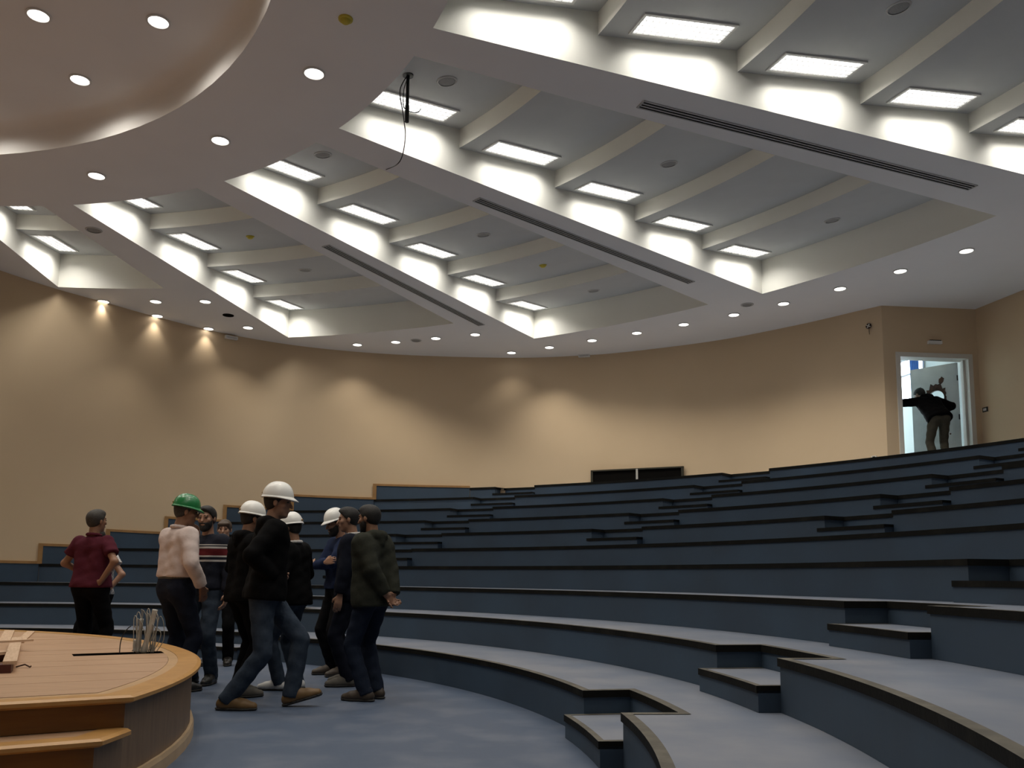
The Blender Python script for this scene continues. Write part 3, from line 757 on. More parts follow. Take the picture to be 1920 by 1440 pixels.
# deck boards parallel to the cut; one narrow slot left open
sl0 = Vector(at_z(136, 1228, SH)[:2]) - SC; sl1 = Vector(at_z(305, 1222.5, SH)[:2]) - SC
sv = (sl0.dot(sn) + sl1.dot(sn)) / 2; su0, su1 = sorted((sl0.dot(su), sl1.dot(su)))
SLW = 0.21; BW = 0.185; Ri = SR - 0.165; ce = c0 - 0.165
def board(v0, v1, ulo=-99, uhi=99):
    v1 = min(v1, ce)
    if v1 - v0 < 0.01: return
    pts = []
    for t_ in range(7):
        vv_ = v0 + (v1 - v0) * t_ / 6
        if abs(vv_) >= Ri: continue
        h = math.sqrt(Ri * Ri - vv_ * vv_); pts.append((vv_, max(-h, ulo), min(h, uhi)))
    pts = [p for p in pts if p[2] - p[1] > 0.02]
    if len(pts) < 2: return
    loop = [su * p[1] + sn * p[0] for p in pts] + [su * p[2] + sn * p[0] for p in pts[::-1]]
    mb = MB(); mb.prism([(p.x, p.y) for p in loop], SH - 0.028, SH - 0.0015 * random.random()); mb.build('board', M['stagetop'], stage)
vb = sv + SLW / 2
while vb < ce: board(vb, vb + BW - 0.0012); vb += BW
vb = sv - SLW / 2
while vb > -Ri: board(vb - BW + 0.0012, vb); vb -= BW
board(sv - SLW / 2 + 0.003, sv + SLW / 2 - 0.003, -99, su0); board(sv - SLW / 2 + 0.003, sv + SLW / 2 - 0.003, su1, 99)
lm = su * ((su0 + su1) / 2) + sn * (sv - SLW / 2 + 0.006)
mb = MB(); mb.box((lm.x, lm.y, SH - 0.022), (su1 - su0, 0.006, 0.04), Matrix.Rotation(math.atan2(su.y, su.x), 3, 'Z')); mb.build('slot_shade', M['dark'], stage)  # dark strip on the slot's far side: shade put in as colour
# cables standing out of the slot
cp = at_z(272, 1224, SH); cb = empty('cable_bundle', cp); tag(cb, 'grey conduits and tangled wires sticking up from the stage slot', 'cables')
def cq(px, py, dy=0.0): p_ = at_y(px, py, cp.y + dy); return (p_.x - cp.x, p_.y - cp.y, max(p_.z - cp.z, -0.02))
for pts, r in (([(269, 1224), (274, 1205), (281, 1180), (288, 1155), (291, 1143)], 0.021), ([(258, 1224), (260, 1204), (263, 1180), (266, 1160)], 0.014), ([(253, 1222), (252, 1210), (254, 1200)], 0.012)):
    m_ = MB(); m_.tube(catmull([cq(*p_) for p_ in pts], 4), r, 10); m_.build('conduit', M['conduit'], cb, True)
rn = random.Random(5)
for i in range(16):
    x0 = 250 + rn.random() * 40; hgt = 40 + rn.random() * 42; lean = rn.uniform(-6, 16); dy = rn.uniform(-.03, .03)
    pts = [(x0, 1223), (x0 + lean * .3, 1223 - hgt * .5), (x0 + lean * .7, 1223 - hgt * .9), (x0 + lean + rn.uniform(-3, 4), 1223 - hgt), (x0 + lean + rn.uniform(4, 9), 1223 - hgt * .8), (x0 + lean + rn.uniform(2, 8), 1223 - hgt * .35), (x0 + lean * .4 + rn.uniform(-4, 4), 1221)]
    m_ = MB(); m_.tube(catmull([cq(a_, b_, dy) for a_, b_ in pts], 4), 0.0032, 5); m_.build('wire', M['wire'] if i % 3 else M['conduit'], cb)
m_ = MB(); m_.tube(catmull([cq(*p_) for p_ in [(224, 1225), (226, 1205), (231, 1190), (240, 1178), (246, 1174)]], 4), 0.004, 5); m_.build('loose_wire', M['cable'], cb)
# planks and red-brown offcuts lying at the left edge of the frame
def plank(name, pa_, pb_, wdt, thk, z, m_, label, group='loose planks on the stage'):
    a_, b_ = at_z(*pa_, z), at_z(*pb_, z); d = b_ - a_
    mb_ = MB(); mb_.box((0, 0, thk / 2), (d.length, wdt, thk)); o = mb_.build(name, m_)
    o.location = ((a_ + b_) / 2).x, ((a_ + b_) / 2).y, z; o.rotation_euler = (0, 0, math.atan2(d.y, d.x)); tag(o, label, 'plank', group); return o
plank('offcut_block', (-40, 1262), (22, 1260), 0.13, 0.05, SH, M['plankred'], 'dark red-brown wood block lowest in the pile at the stage edge')
plank('offcut_block', (-45, 1240), (24, 1239), 0.10, 0.05, SH, M['plankred'], 'dark red-brown wood block behind the lowest one in the pile')
plank('plank', (18, 1246), (32, 1199), 0.075, 0.02, SH + 0.05, M['plank'], 'pale plank lying lengthwise on the dark wood blocks')
plank('plank', (-40, 1232), (10, 1226), 0.07, 0.02, SH + 0.05, M['plank'], 'pale plank beside the lengthwise one, at the frame edge')
plank('plank', (-40, 1207), (60, 1202), 0.05, 0.015, SH + 0.071, M['plank'], 'pale plank lying crosswise on top of the pile')
plank('plank', (36, 1206), (58, 1186), 0.07, 0.015, SH, M['plank'], 'pale short plank pointing away behind the pile, right one')
plank('plank', (8, 1204), (18, 1184), 0.09, 0.015, SH, M['plank'], 'pale short plank pointing away behind the pile, left one')
a_ = at_z(30, 1252, SH); m_ = MB(); m_.tube([(0, 0, 0.005), (0.05, 0.01, 0.02), (0.09, 0.0, 0.005), (0.1, -0.01, 0.012)], 0.005, 6); o = m_.build('wood_splinter', M['torn']); o.location = a_; tag(o, 'thin dark splinter curled on the stage beside the planks', 'splinter')

# ------------------------------------------------------------------ people: signed-distance figures meshed with surface nets
def surface_nets(F, org, h):
    ins = F < 0
    nx, ny, nz = F.shape
    sl = lambda a, b_, c: (slice(a, nx - 1 + a), slice(b_, ny - 1 + b_), slice(c, nz - 1 + c))
    cnt = np.zeros((nx - 1, ny - 1, nz - 1), np.int8)
    for a in (0, 1):
        for b_ in (0, 1):
            for c in (0, 1): cnt += ins[sl(a, b_, c)]
    act = (cnt > 0) & (cnt < 8)
    idx = np.argwhere(act); vid = -np.ones(act.shape, np.int64); vid[act] = np.arange(len(idx))
    acc = np.zeros((len(idx), 3)); num = np.zeros(len(idx))
    i, j, k = idx.T
    for ax in range(3):
        for p in (0, 1):
            for q_ in (0, 1):
                o0_ = [p, q_]; o0_.insert(ax, 0); o1_ = [p, q_]; o1_.insert(ax, 1)
                v0 = F[i + o0_[0], j + o0_[1], k + o0_[2]]; v1 = F[i + o1_[0], j + o1_[1], k + o1_[2]]
                m_ = (v0 < 0) != (v1 < 0); t_ = np.where(m_, v0 / np.where(m_, v0 - v1, 1), 0)
                pos = np.tile(np.array(o0_, float), (len(idx), 1)); pos[:, ax] = t_
                acc[m_] += pos[m_]; num[m_] += 1
    V = (idx + acc / num[:, None]) * h + org
    quads = []
    for ax in range(3):
        s0 = [slice(None)] * 3; s1 = [slice(None)] * 3; s0[ax] = slice(0, -1); s1[ax] = slice(1, None)
        a_, b_ = ins[tuple(s0)], ins[tuple(s1)]
        e = np.argwhere(a_ != b_)
        if not len(e): continue
        u, w_ = [x for x in range(3) if x != ax]
        e = e[(e[:, u] > 0) & (e[:, w_] > 0) & (e[:, u] < F.shape[u] - 1) & (e[:, w_] < F.shape[w_] - 1)]
        sgn = a_[e[:, 0], e[:, 1], e[:, 2]]
        def c_(du, dw):
            z_ = e.copy(); z_[:, u] -= du; z_[:, w_] -= dw; return vid[z_[:, 0], z_[:, 1], z_[:, 2]]
        Q = np.stack([c_(1, 1), c_(0, 1), c_(0, 0), c_(1, 0)], 1)
        fl = sgn if ax != 1 else ~sgn
        Q[~fl] = Q[~fl][:, ::-1]; quads.append(Q)
    return V, np.concatenate(quads)
def np_mesh(name, V, Q, m_, parent, scale):
    me = bpy.data.meshes.new(name); me.vertices.add(len(V)); me.vertices.foreach_set('co', (V * scale).astype(np.float32).ravel())
    me.loops.add(Q.size); me.loops.foreach_set('vertex_index', Q.astype(np.int32).ravel())
    me.polygons.add(len(Q)); me.polygons.foreach_set('loop_start', np.arange(0, Q.size, 4, dtype=np.int32))
    me.polygons.foreach_set('use_smooth', np.ones(len(Q), bool))
    me.materials.append(m_); me.update(calc_edges=True); me.validate()
    o = bpy.data.objects.new(name, me); col.objects.link(o); o.parent = parent; return o
class Field:
    """list of primitives, smooth-unioned; optional cut functions"""
    def __init__(s, k=0.03): s.p = []; s.k = k; s.cuts = []; s.subs = []; s.wr = 0.0
    def cap(s, a, b_, ra, rb, k=None): s.p.append(('c', np.array(a, float), np.array(b_, float), ra, rb, k)); return s
    def ell(s, c, r, R=None, k=None): s.p.append(('e', np.array(c, float), np.array(r, float), np.eye(3) if R is None else np.array(R, float), k)); return s
    def bounds(s):
        lo = np.full(3, 9.0); hi = -lo
        for p in s.p:
            if p[0] == 'c':
                r = max(p[3], p[4]); lo = np.minimum(lo, np.minimum(p[1], p[2]) - r); hi = np.maximum(hi, np.maximum(p[1], p[2]) + r)
            else: r = p[2].max(); lo = np.minimum(lo, p[1] - r); hi = np.maximum(hi, p[1] + r)
        return lo, hi
    def eval(s, org, n, h):
        F = np.full(n, 0.2, np.float32)
        ax = [org[i] + h * np.arange(n[i]) for i in range(3)]
        for p in s.p:
            kk = p[-1] if p[-1] is not None else s.k; pad = kk + 3 * h
            if p[0] == 'c': r = max(p[3], p[4]); lo, hi = np.minimum(p[1], p[2]) - r - pad, np.maximum(p[1], p[2]) + r + pad
            else: r = p[2].max(); lo, hi = p[1] - r - pad, p[1] + r + pad
            i0 = np.clip(np.floor((lo - org) / h).astype(int), 0, n); i1 = np.clip(np.ceil((hi - org) / h).astype(int) + 1, 0, n)
            if (i1 <= i0).any(): continue
            X, Y, Z = np.meshgrid(*[ax[d][i0[d]:i1[d]] for d in range(3)], indexing='ij')
            P = np.stack([X, Y, Z], -1)
            if p[0] == 'c':
                ba = p[2] - p[1]; L2 = ba @ ba + 1e-12; t_ = np.clip((P - p[1]) @ ba / L2, 0, 1)
                d = np.linalg.norm(P - p[1] - t_[..., None] * ba, axis=-1) - (p[3] + (p[4] - p[3]) * t_)
            else:
                q_ = (P - p[1]) @ p[3]; rr = p[2]; k0 = np.linalg.norm(q_ / rr, axis=-1); k1 = np.linalg.norm(q_ / (rr * rr), axis=-1) + 1e-9
                d = k0 * (k0 - 1) / k1
            S_ = tuple(slice(i0[x], i1[x]) for x in range(3)); f0 = F[S_]
            hh = np.maximum(kk - np.abs(f0 - d), 0) / kk
            F[S_] = np.minimum(f0, d) - hh * hh * kk * 0.25
        if s.cuts or s.subs or s.wr:
            X, Y, Z = np.meshgrid(*ax, indexing='ij'); 
            if s.wr:
                F = F + s.wr * (np.sin(31 * Z + 7 * X + 3 * np.sin(9 * X + 11 * Y)) * np.sin(19 * X - 23 * Y + 13 * Z) + 0.6 * np.sin(57 * Z + 17 * Y - 21 * X))
            for fn in s.cuts: F = np.maximum(F, fn(X, Y, Z))
            for fn in s.subs: F = np.maximum(F, -fn(X, Y, Z))
        return F
def mesh_fields(fields, name, m_, parent, h, scale):
    lo = np.min([f.bounds()[0] for f in fields], 0) - 3 * h; hi = np.max([f.bounds()[1] for f in fields], 0) + 3 * h
    n = np.ceil((hi - lo) / h).astype(int) + 1
    F = None
    for f in fields:
        G = f.eval(lo, n, h); F = G if F is None else np.minimum(F, G)
    F[0] = F[-1] = 0.1; F[:, 0] = F[:, -1] = 0.1; F[:, :, 0] = F[:, :, -1] = 0.1
    V, Q = surface_nets(F, lo, h)
    return np_mesh(name, V, Q, m_, parent, scale)
def rotm(axis, deg): return np.array(Matrix.Rotation(math.radians(deg), 3, axis))
def ik(a, t, l1, l2, pole):
    a = np.array(a, float); t = np.array(t, float); d = t - a; L = np.linalg.norm(d); Lm = min(L, (l1 + l2) * 0.999)
    u = d / L; t = a + u * Lm
    x = (l1 * l1 - l2 * l2 + Lm * Lm) / (2 * Lm); hh = math.sqrt(max(l1 * l1 - x * x, 0))
    p = np.array(pole, float); p = p - u * (p @ u); p /= np.linalg.norm(p) + 1e-9
    return a + u * x + p * hh, t
def plane_cut(pt, nrm):
    nrm = np.array(nrm, float) / np.linalg.norm(nrm); return lambda X, Y, Z: (X - pt[0]) * nrm[0] + (Y - pt[1]) * nrm[1] + (Z - pt[2]) * nrm[2]
SKIN = [mat('skin_tan', (0.36, 0.20, 0.13), 0.55, (0.31, 0.165, 0.105), 30, 0.6), mat('skin_brown', (0.26, 0.135, 0.08), 0.55, (0.22, 0.11, 0.065), 30, 0.6), mat('skin_fair', (0.44, 0.26, 0.18), 0.55, (0.38, 0.21, 0.14), 30, 0.6)]
HAIR = {'black': mat('black_hair', (0.005, 0.004, 0.0035), 0.7, (0.01, 0.008, 0.007), 60, 0.7, 0.4, 150), 'brown': mat('brown_hair', (0.05, 0.03, 0.018), 0.6, (0.08, 0.05, 0.03), 60, 0.7, 0.4, 150), 'grey': mat('grey_hair', (0.022, 0.018, 0.015), 0.7, (0.045, 0.04, 0.035), 60, 0.7, 0.4, 150)}
M['eye'] = mat('eye_dark', (0.03, 0.02, 0.015), 0.2)
def cloth(name, c, c2=None, rough=0.85, bump=0.25): return mat(name, c, rough, c2 or tuple(x * 0.75 for x in c), 14, 0.7, bump, 45, spec=0.06, detail=6)
CL = dict(maroon=cloth('maroon_cotton', (0.085, 0.018, 0.030)), pinkwhite=cloth('pale_pink_shirt', (0.62, 0.52, 0.49), (0.54, 0.45, 0.42)), navytr=cloth('navy_trousers', (0.016, 0.020, 0.034)), blacktr=cloth('black_trousers', (0.006, 0.006, 0.007)),
          jeans=cloth('blue_jeans', (0.030, 0.042, 0.062), (0.05, 0.065, 0.09)), darkjeans=cloth('dark_jeans', (0.016, 0.022, 0.038)), blackj=cloth('black_jacket', (0.0045, 0.0045, 0.005)), suit=cloth('dark_suit', (0.010, 0.012, 0.020)), green=cloth('grey_green_parka', (0.034, 0.036, 0.028)),
          navysw=cloth('navy_sweater', (0.020, 0.030, 0.070)), greysh=cloth('light_grey_shirt', (0.34, 0.34, 0.34)), white=cloth('white_cotton', (0.62, 0.60, 0.58)), khaki=cloth('olive_trousers', (0.065, 0.060, 0.045)),
          tan=mat('tan_leather', (0.15, 0.085, 0.028), 0.6, (0.13, 0.07, 0.025), 20, 0.7), brownsh=mat('brown_leather', (0.05, 0.035, 0.022), 0.6, (0.03, 0.02, 0.014), 20, 0.7), blacksh=mat('black_leather', (0.012, 0.011, 0.010), 0.45), greyboot=mat('grey_suede', (0.10, 0.09, 0.075), 0.8, (0.07, 0.06, 0.05), 20, 0.7), whitesh=mat('white_sneaker', (0.62, 0.62, 0.60), 0.5, (0.5, 0.5, 0.5), 20, 0.5), sole=mat('shoe_sole', (0.03, 0.028, 0.025), 0.7))
HAT = {'white': mat('white_hat_plastic', (0.74, 0.74, 0.71), 0.3), 'green': mat('green_hat_plastic', (0.012, 0.16, 0.045), 0.25, (0.02, 0.20, 0.06), 9, 0.5)}
M['badge'] = mat('hat_badge', (0.28, 0.16, 0.05), 0.5)
# striped sweater and patterned shirt
def stripes(name, bands, base):
    m_ = mat(name, base, 0.85, bump=0.25, bscale=45, spec=0.2); nt = m_.node_tree; N = nt.nodes; L = nt.links
    tc = N.new('ShaderNodeTexCoord'); sx = N.new('ShaderNodeSeparateXYZ'); L.new(tc.outputs['Object'], sx.inputs[0])
    r = N.new('ShaderNodeValToRGB'); r.color_ramp.interpolation = 'CONSTANT'
    mr_ = N.new('ShaderNodeMapRange'); mr_.inputs[1].default_value = 0.8; mr_.inputs[2].default_value = 1.8; L.new(sx.outputs['Z'], mr_.inputs[0]); L.new(mr_.outputs[0], r.inputs[0])
    el = r.color_ramp.elements; el[0].position = 0; el[0].color = (*base, 1); el.remove(el[1])
    for z, c in bands: e_ = el.new((z - 0.8)); e_.color = (*c, 1)
    L.new(r.outputs[0], N['Principled BSDF'].inputs['Base Color']); return m_
def person(loc, face, H, label, top, bottom, shoe, skin=0, hair='black', hairstyle='short', beard=0, hat=None, lean=0, side=0, head=(0, 0), R=None, L=None,
           feet=((0.11, 0.02, 12), (-0.11, 0.0, -12)), fat=0.0, sleeve=1.0, hem=0.93, jacket=0.0, collar=None, tuck=False, hip=None, hood=False, foot_pitch=(0, 0), topm=None, belt=False, twist=0, gait=None):
    s = H / 1.75
    t = empty('person', loc, math.atan2(face[1], face[0]) - PI / 2); tag(t, label, 'person')
    hipz = 0.925 if hip is None else hip
    pc = np.array([0, 0, hipz])
    Rm = rotm('Z', twist) @ rotm('X', -lean) @ rotm('Y', side)
    T = lambda x, y, z: pc + Rm @ (np.array([x, y, z]) - np.array([0, 0, 0.925]))
    sh = {1: T(0.185 + fat * .3, -0.01, 1.425), -1: T(-0.185 - fat * .3, -0.01, 1.425)}
    hj = {1: pc + np.array([0.092, 0, -0.03]), -1: pc + np.array([-0.092, 0, -0.03])}
    fc = {1: feet[0], -1: feet[1]}; fp = {1: foot_pitch[0], -1: foot_pitch[1]}
    ank = {}; knee = {}; toe = {}
    for sd in (1, -1):
        x, y, yaw = fc[sd][:3]; z = fc[sd][3] if len(fc[sd]) > 3 else 0.0
        Fm = rotm('Z', -yaw) @ rotm('X', fp[sd])
        ank[sd] = np.array([x, y, z + 0.0]) + Fm @ np.array([0, -0.03, 0.085]); toe[sd] = (np.array([x, y, z]), Fm)
        knee[sd], ank[sd] = ik(hj[sd], ank[sd], 0.43, 0.425, (Fm @ np.array([0.03 * sd, 1, 0])))
    arms = {}
    for sd, A_ in ((1, R), (-1, L)):
        A_ = A_ or {}
        wr = A_.get('w', (0.27 * sd, 0.03, 0.87)); pole = A_.get('p', (0.5 * sd, -1, -0.2))
        el, wr = ik(sh[sd], wr, 0.285, 0.255, pole)
        hd = A_.get('h'); hd = (wr - el) if hd is None else np.array(hd, float); hd = hd / np.linalg.norm(hd)
        arms[sd] = (sh[sd], el, wr, hd, np.array(A_.get('n', (-sd, 0.2, 0)), float), A_.get('curl', 28))
    # head frame
    Hm = rotm('Z', -head[0]) @ rotm('X', head[1]) 
    nb_ = T(0, -0.015, 1.455); hc = T(0, 0.0, 1.49) + Hm @ np.array([0, 0.02, 0.145])
    hp_ = lambda x, y, z: hc + Hm @ np.array([x, y, z])
    h_b, h_c = 0.0105, 0.013
    # ---- body (skin) : one continuous surface
    B_ = Field(0.035)
    B_.cap(T(-0.075, 0, 0.97), T(-0.09, 0, 1.33), 0.085, 0.085).cap(T(0.075, 0, 0.97), T(0.09, 0, 1.33), 0.085, 0.085).cap(T(-0.14, -0.01, 1.40), T(0.14, -0.01, 1.40), 0.05, 0.05)
    B_.cap(T(0, -0.01, 1.36), nb_, 0.08, 0.058).cap(nb_, hp_(0, -0.02, -0.05), 0.057, 0.053, 0.02)
    for sd in (1, -1):
        a, e_, w_, hd, nn, curl = arms[sd]
        B_.cap(a + Rm @ np.array([-0.03 * sd, 0, -0.03]), e_, 0.040, 0.038, 0.03).cap(e_, w_, 0.039, 0.026, 0.02)
        B_.cap(hj[sd], knee[sd], 0.075, 0.052).cap(knee[sd], ank[sd], 0.05, 0.036).cap(ank[sd], toe[sd][0] + toe[sd][1] @ np.array([0, 0.13, 0.04]), 0.034, 0.025)
        # hand
        nn = nn - hd * (nn @ hd); nn /= np.linalg.norm(nn); sd_ = np.cross(hd, nn)       # across the palm
        pa_, pb_ = w_ + hd * 0.02, w_ + hd * 0.085
        for o_ in (-0.024, 0.0, 0.024): B_.cap(pa_ + sd_ * o_ * .7, pb_ + sd_ * o_, 0.0155, 0.0145, 0.012)
        thumb_side = 1 if (np.dot(sd_, (0, 1, 0.3)) > 0) else -1
        for q_, o_ in enumerate((-0.031, -0.0105, 0.0105, 0.031)):
            ln = (0.033, 0.040, 0.042, 0.036)[q_ if thumb_side > 0 else 3 - q_]; p_ = pb_ + sd_ * o_ + hd * 0.006; d_ = hd.copy()
            for sg in range(3):
                ca = math.radians(curl * (0.6 if sg == 0 else 1.0)); d_ = d_ * math.cos(ca) + nn * math.sin(ca); nn_perp = nn
                n2 = p_ + d_ * ln * (1, .72, .55)[sg]; B_.cap(p_, n2, 0.0105 - .0008 * sg, 0.0098 - .0008 * sg, 0.004); p_ = n2
        tp_ = w_ + hd * 0.032 + sd_ * thumb_side * 0.028; td = (hd * 0.7 + sd_ * thumb_side * 0.62 + nn * 0.3); td /= np.linalg.norm(td); p1_ = tp_ + td * 0.038; td2 = hd * 0.9 + nn * 0.35; td2 /= np.linalg.norm(td2)
        B_.cap(tp_, p1_, 0.0135, 0.0115, 0.008).cap(p1_, p1_ + td2 * 0.03, 0.0112, 0.0095, 0.004)
    B_.ell(hp_(0, -0.012, 0.035), (0.076, 0.094, 0.086), Hm, 0.02).ell(hp_(0, 0.028, -0.035), (0.057, 0.062, 0.078), Hm, 0.025).ell(hp_(0, 0.060, -0.09), (0.03, 0.026, 0.024), Hm, 0.02)
    B_.cap(hp_(0, 0.088, 0.018), hp_(0, 0.110, -0.022), 0.009, 0.0135, 0.012).cap(hp_(-0.034, 0.078, 0.033), hp_(0.034, 0.078, 0.033), 0.0125, 0.0125, 0.015)
    B_.cap(hp_(-0.018, 0.088, -0.056), hp_(0.018, 0.088, -0.056), 0.009, 0.009, 0.01).ell(hp_(0.043, 0.062, -0.012), (0.022, 0.022, 0.02), Hm, 0.02).ell(hp_(-0.043, 0.062, -0.012), (0.022, 0.022, 0.02), Hm, 0.02)
    for sd in (1, -1): B_.ell(hp_(0.079 * sd, -0.004, 0.0), (0.010, 0.020, 0.033), Hm, 0.006)
    body = mesh_fields([B_], 'body', SKIN[skin], t, h_b, s)
    for sd in (1, -1):
        F_ = Field(); F_.ell(hp_(0.031 * sd, 0.082, 0.014), (0.013, 0.011, 0.008), Hm); mesh_fields([F_], 'eye', M['eye'], t, 0.004, s)
    # ---- trousers
    Tr = Field(0.05); Tr.wr = 0.0025
    Tr.cap(T(-0.075, -0.005, 0.93), T(0.075, -0.005, 0.93), 0.115 + fat * .6, 0.115 + fat * .6).cap(T(-0.065, 0, 1.02), T(0.065, 0, 1.02), 0.105 + fat, 0.105 + fat)
    legs_ = []
    for sd in (1, -1):
        Lg = Field(0.03); Lg.wr = 0.003
        dwn = (knee[sd] - hj[sd])
        Th = Field(0.03); Th.wr = 0.003; Th.cap(hj[sd] + np.array([0, -0.01, 0]), knee[sd], 0.098 + fat * .3, 0.071); legs_.append(Th)
        Tr.cap(hj[sd] + np.array([0, -0.01, 0]), hj[sd] + (knee[sd] - hj[sd]) * .3, 0.098 + fat * .3, 0.09, 0.05)
        Lg.cap(knee[sd], ank[sd] + (ank[sd] - knee[sd]) * 0.06, 0.072, 0.066)
        ax_ = (ank[sd] - knee[sd]); ax_ /= np.linalg.norm(ax_); cp_ = ank[sd] + ax_ * 0.03
        Lg.cuts.append(plane_cut(cp_, ax_)); legs_.append(Lg)
    up = Rm @ np.array([0, 0, 1.0])
    Tr.cuts.append(plane_cut(T(0, 0, 1.06), up))
    mesh_fields([Tr] + legs_, 'trousers', bottom, t, h_c, s)
    if belt:
        b_ = Field(); b_.cap(T(-0.066, 0, 1.035), T(0.066, 0, 1.035), 0.112 + fat, 0.112 + fat); b_.cuts += [plane_cut(T(0, 0, 1.052), up), plane_cut(T(0, 0, 1.012), -up)]
        mesh_fields([b_], 'belt', M['black'], t, 0.010, s)
    # ---- top
    j = 0.012 + jacket
    To = Field(0.055); To.wr = 0.0028
    To.cap(T(-0.07, 0, 0.98), T(-0.095, 0.0, 1.33), 0.102 + j + fat, 0.098 + j).cap(T(0.07, 0, 0.98), T(0.095, 0.0, 1.33), 0.102 + j + fat, 0.098 + j)
    To.cap(T(-0.145, -0.012, 1.395), T(0.145, -0.012, 1.395), 0.064 + j * .6, 0.064 + j * .6).cap(T(0, -0.012, 1.36), T(0, -0.018, 1.445), 0.085 + j * .5, 0.066, 0.04)
    if fat > 0.015: To.ell(T(0, 0.07, 1.08), (0.13, 0.10 + fat, 0.14), Rm)
    if not tuck: To.cap(T(-0.075, -0.005, max(hem, 0.93) - 0.01), T(0.075, -0.005, max(hem, 0.93) - 0.01), 0.128 + fat, 0.128 + fat)
    if hem < 0.9: To.cap(T(-0.07, -0.01, hem + 0.02), T(-0.07, 0, 1.0), 0.118 + j + fat, 0.10 + j + fat).cap(T(0.07, -0.01, hem + 0.02), T(0.07, 0, 1.0), 0.118 + j + fat, 0.10 + j + fat)
    hz_ = 1.03 if tuck else hem
    hemcut = plane_cut(T(0, 0, hz_), -up); neckcut = plane_cut(T(0, 0.015, 1.487), Rm @ np.array([0, 0.35, 1.0]))
    nbk = T(0, 0, 1.48)
    To.cuts.append(hemcut)
    To.cuts.append(lambda X, Y, Z: np.where((X - nbk[0]) ** 2 + (Y - nbk[1]) ** 2 < 0.02, neckcut(X, Y, Z), -1.0))
    Ua = Field(0.03); Ua.wr = 0.003
    flds = [To] + ([Ua] if lean >= 20 else [])
    for sd in (1, -1):
        a, e_, w_, hd, nn, curl = arms[sd]
        Am = Field(0.03); Am.wr = 0.003
        ra = 0.064 + j * .7
        ain = a + Rm @ np.array([-0.025 * sd, 0, -0.012])
        if sleeve >= 0.99:
            (To if lean < 20 else Ua).cap(ain, e_, ra, 0.052 + j * .7, 0.05); Am.cap(e_, w_, 0.054 + j * .7, 0.040 + j * .6); ax_ = (w_ - e_) / np.linalg.norm(w_ - e_); Am.cuts.append(plane_cut(w_ - ax_ * 0.005, ax_))
        else:
            q_ = a + (e_ - a) * (sleeve + .1); Am.cap(ain, q_, ra + .004, 0.060 + j * .7); ax_ = (e_ - a) / np.linalg.norm(e_ - a); Am.cuts.append(plane_cut(a + (e_ - a) * sleeve, ax_))
        flds.append(Am)
    if hood:
        Hd = Field(0.03); Hd.cap(T(-0.075, -0.06, 1.475), T(0.075, -0.06, 1.475), 0.05, 0.05).cap(T(-0.085, 0.0, 1.475), T(-0.06, -0.06, 1.47), 0.035, 0.05).cap(T(0.085, 0.0, 1.475), T(0.06, -0.06, 1.47), 0.035, 0.05).cap(T(0, -0.09, 1.40), T(0, -0.08, 1.47), 0.045, 0.05)
        flds.append(Hd)
    mesh_fields(flds, 'top', topm or top, t, h_c, s)
    if collar:
        Co = Field(0.01); 
        for i_ in range(10):
            a0_, a1_ = [math.radians(-60 + 300 * (i_ + q_) / 10) for q_ in (0, 1)]
            Co.cap(T(0.066 * math.cos(a0_), -0.012 + 0.064 * math.sin(a0_ + PI), 1.49 + 0.008 * math.sin(a0_)), T(0.066 * math.cos(a1_), -0.012 + 0.064 * math.sin(a1_ + PI), 1.49 + 0.008 * math.sin(a1_)), 0.016, 0.016)
        mesh_fields([Co], 'collar', collar, t, 0.008, s)
    # ---- shoes
    for sd in (1, -1):
        o_, Fm = toe[sd]; W_ = lambda x, y, z: o_ + Fm @ np.array([x, y, z])
        S1 = Field(0.03); S1.cap(W_(0, -0.075, 0.045), W_(0.004 * sd, 0.09, 0.040), 0.043, 0.046).cap(W_(0.004 * sd, 0.09, 0.036), W_(0, 0.165, 0.030), 0.045, 0.034).cap(W_(0, -0.045, 0.05), W_(0, -0.035, 0.115), 0.05, 0.05).cap(W_(0, 0.03, 0.06), W_(0, -0.02, 0.11), 0.042, 0.046)
        S1.cuts += [plane_cut(W_(0, 0, 0.018), Fm @ np.array([0, 0, -1.0])), plane_cut(W_(0, -0.035, 0.125), Fm @ np.array([0, 0.1, 1.0]))]
        so = mesh_fields([S1], 'shoe', shoe, t, 0.009, s)
        S2 = Field(0.02); S2.cap(W_(0, -0.08, 0.03), W_(0.004 * sd, 0.09, 0.03), 0.047, 0.05).cap(W_(0.004 * sd, 0.09, 0.03), W_(0, 0.168, 0.03), 0.05, 0.038)
        S2.cuts += [plane_cut(W_(0, 0, 0.0), Fm @ np.array([0, 0, -1.0])), plane_cut(W_(0, 0, 0.022), Fm @ np.array([0, 0, 1.0]))]
        mesh_fields([S2], 'sole', CL['sole'], so, 0.009, s)
    # ---- hair, brows, beard
    Ha = Field(0.02); g_ = 0.011
    Ha.ell(hp_(0, -0.014, 0.037), (0.076 + g_, 0.095 + g_, 0.087 + g_), Hm).ell(hp_(0, -0.045, -0.01), (0.066, 0.058, 0.06), Hm)
    if hairstyle == 'short' and not hat: Ha.ell(hp_(0, 0.02, 0.085), (0.068, 0.075, 0.052), Hm)
    if hairstyle == 'fringe': Ha.cap(hp_(-0.05, 0.075, 0.075), hp_(0.05, 0.075, 0.07), 0.022, 0.022)
    nrm = Hm @ np.array([0, 0.78, -0.62]); off = {'short': 0.028, 'fringe': 0.03, 'bald': 0.0}[hairstyle]
    Ha.cuts.append(plane_cut(hp_(0, off, 0.02), nrm))
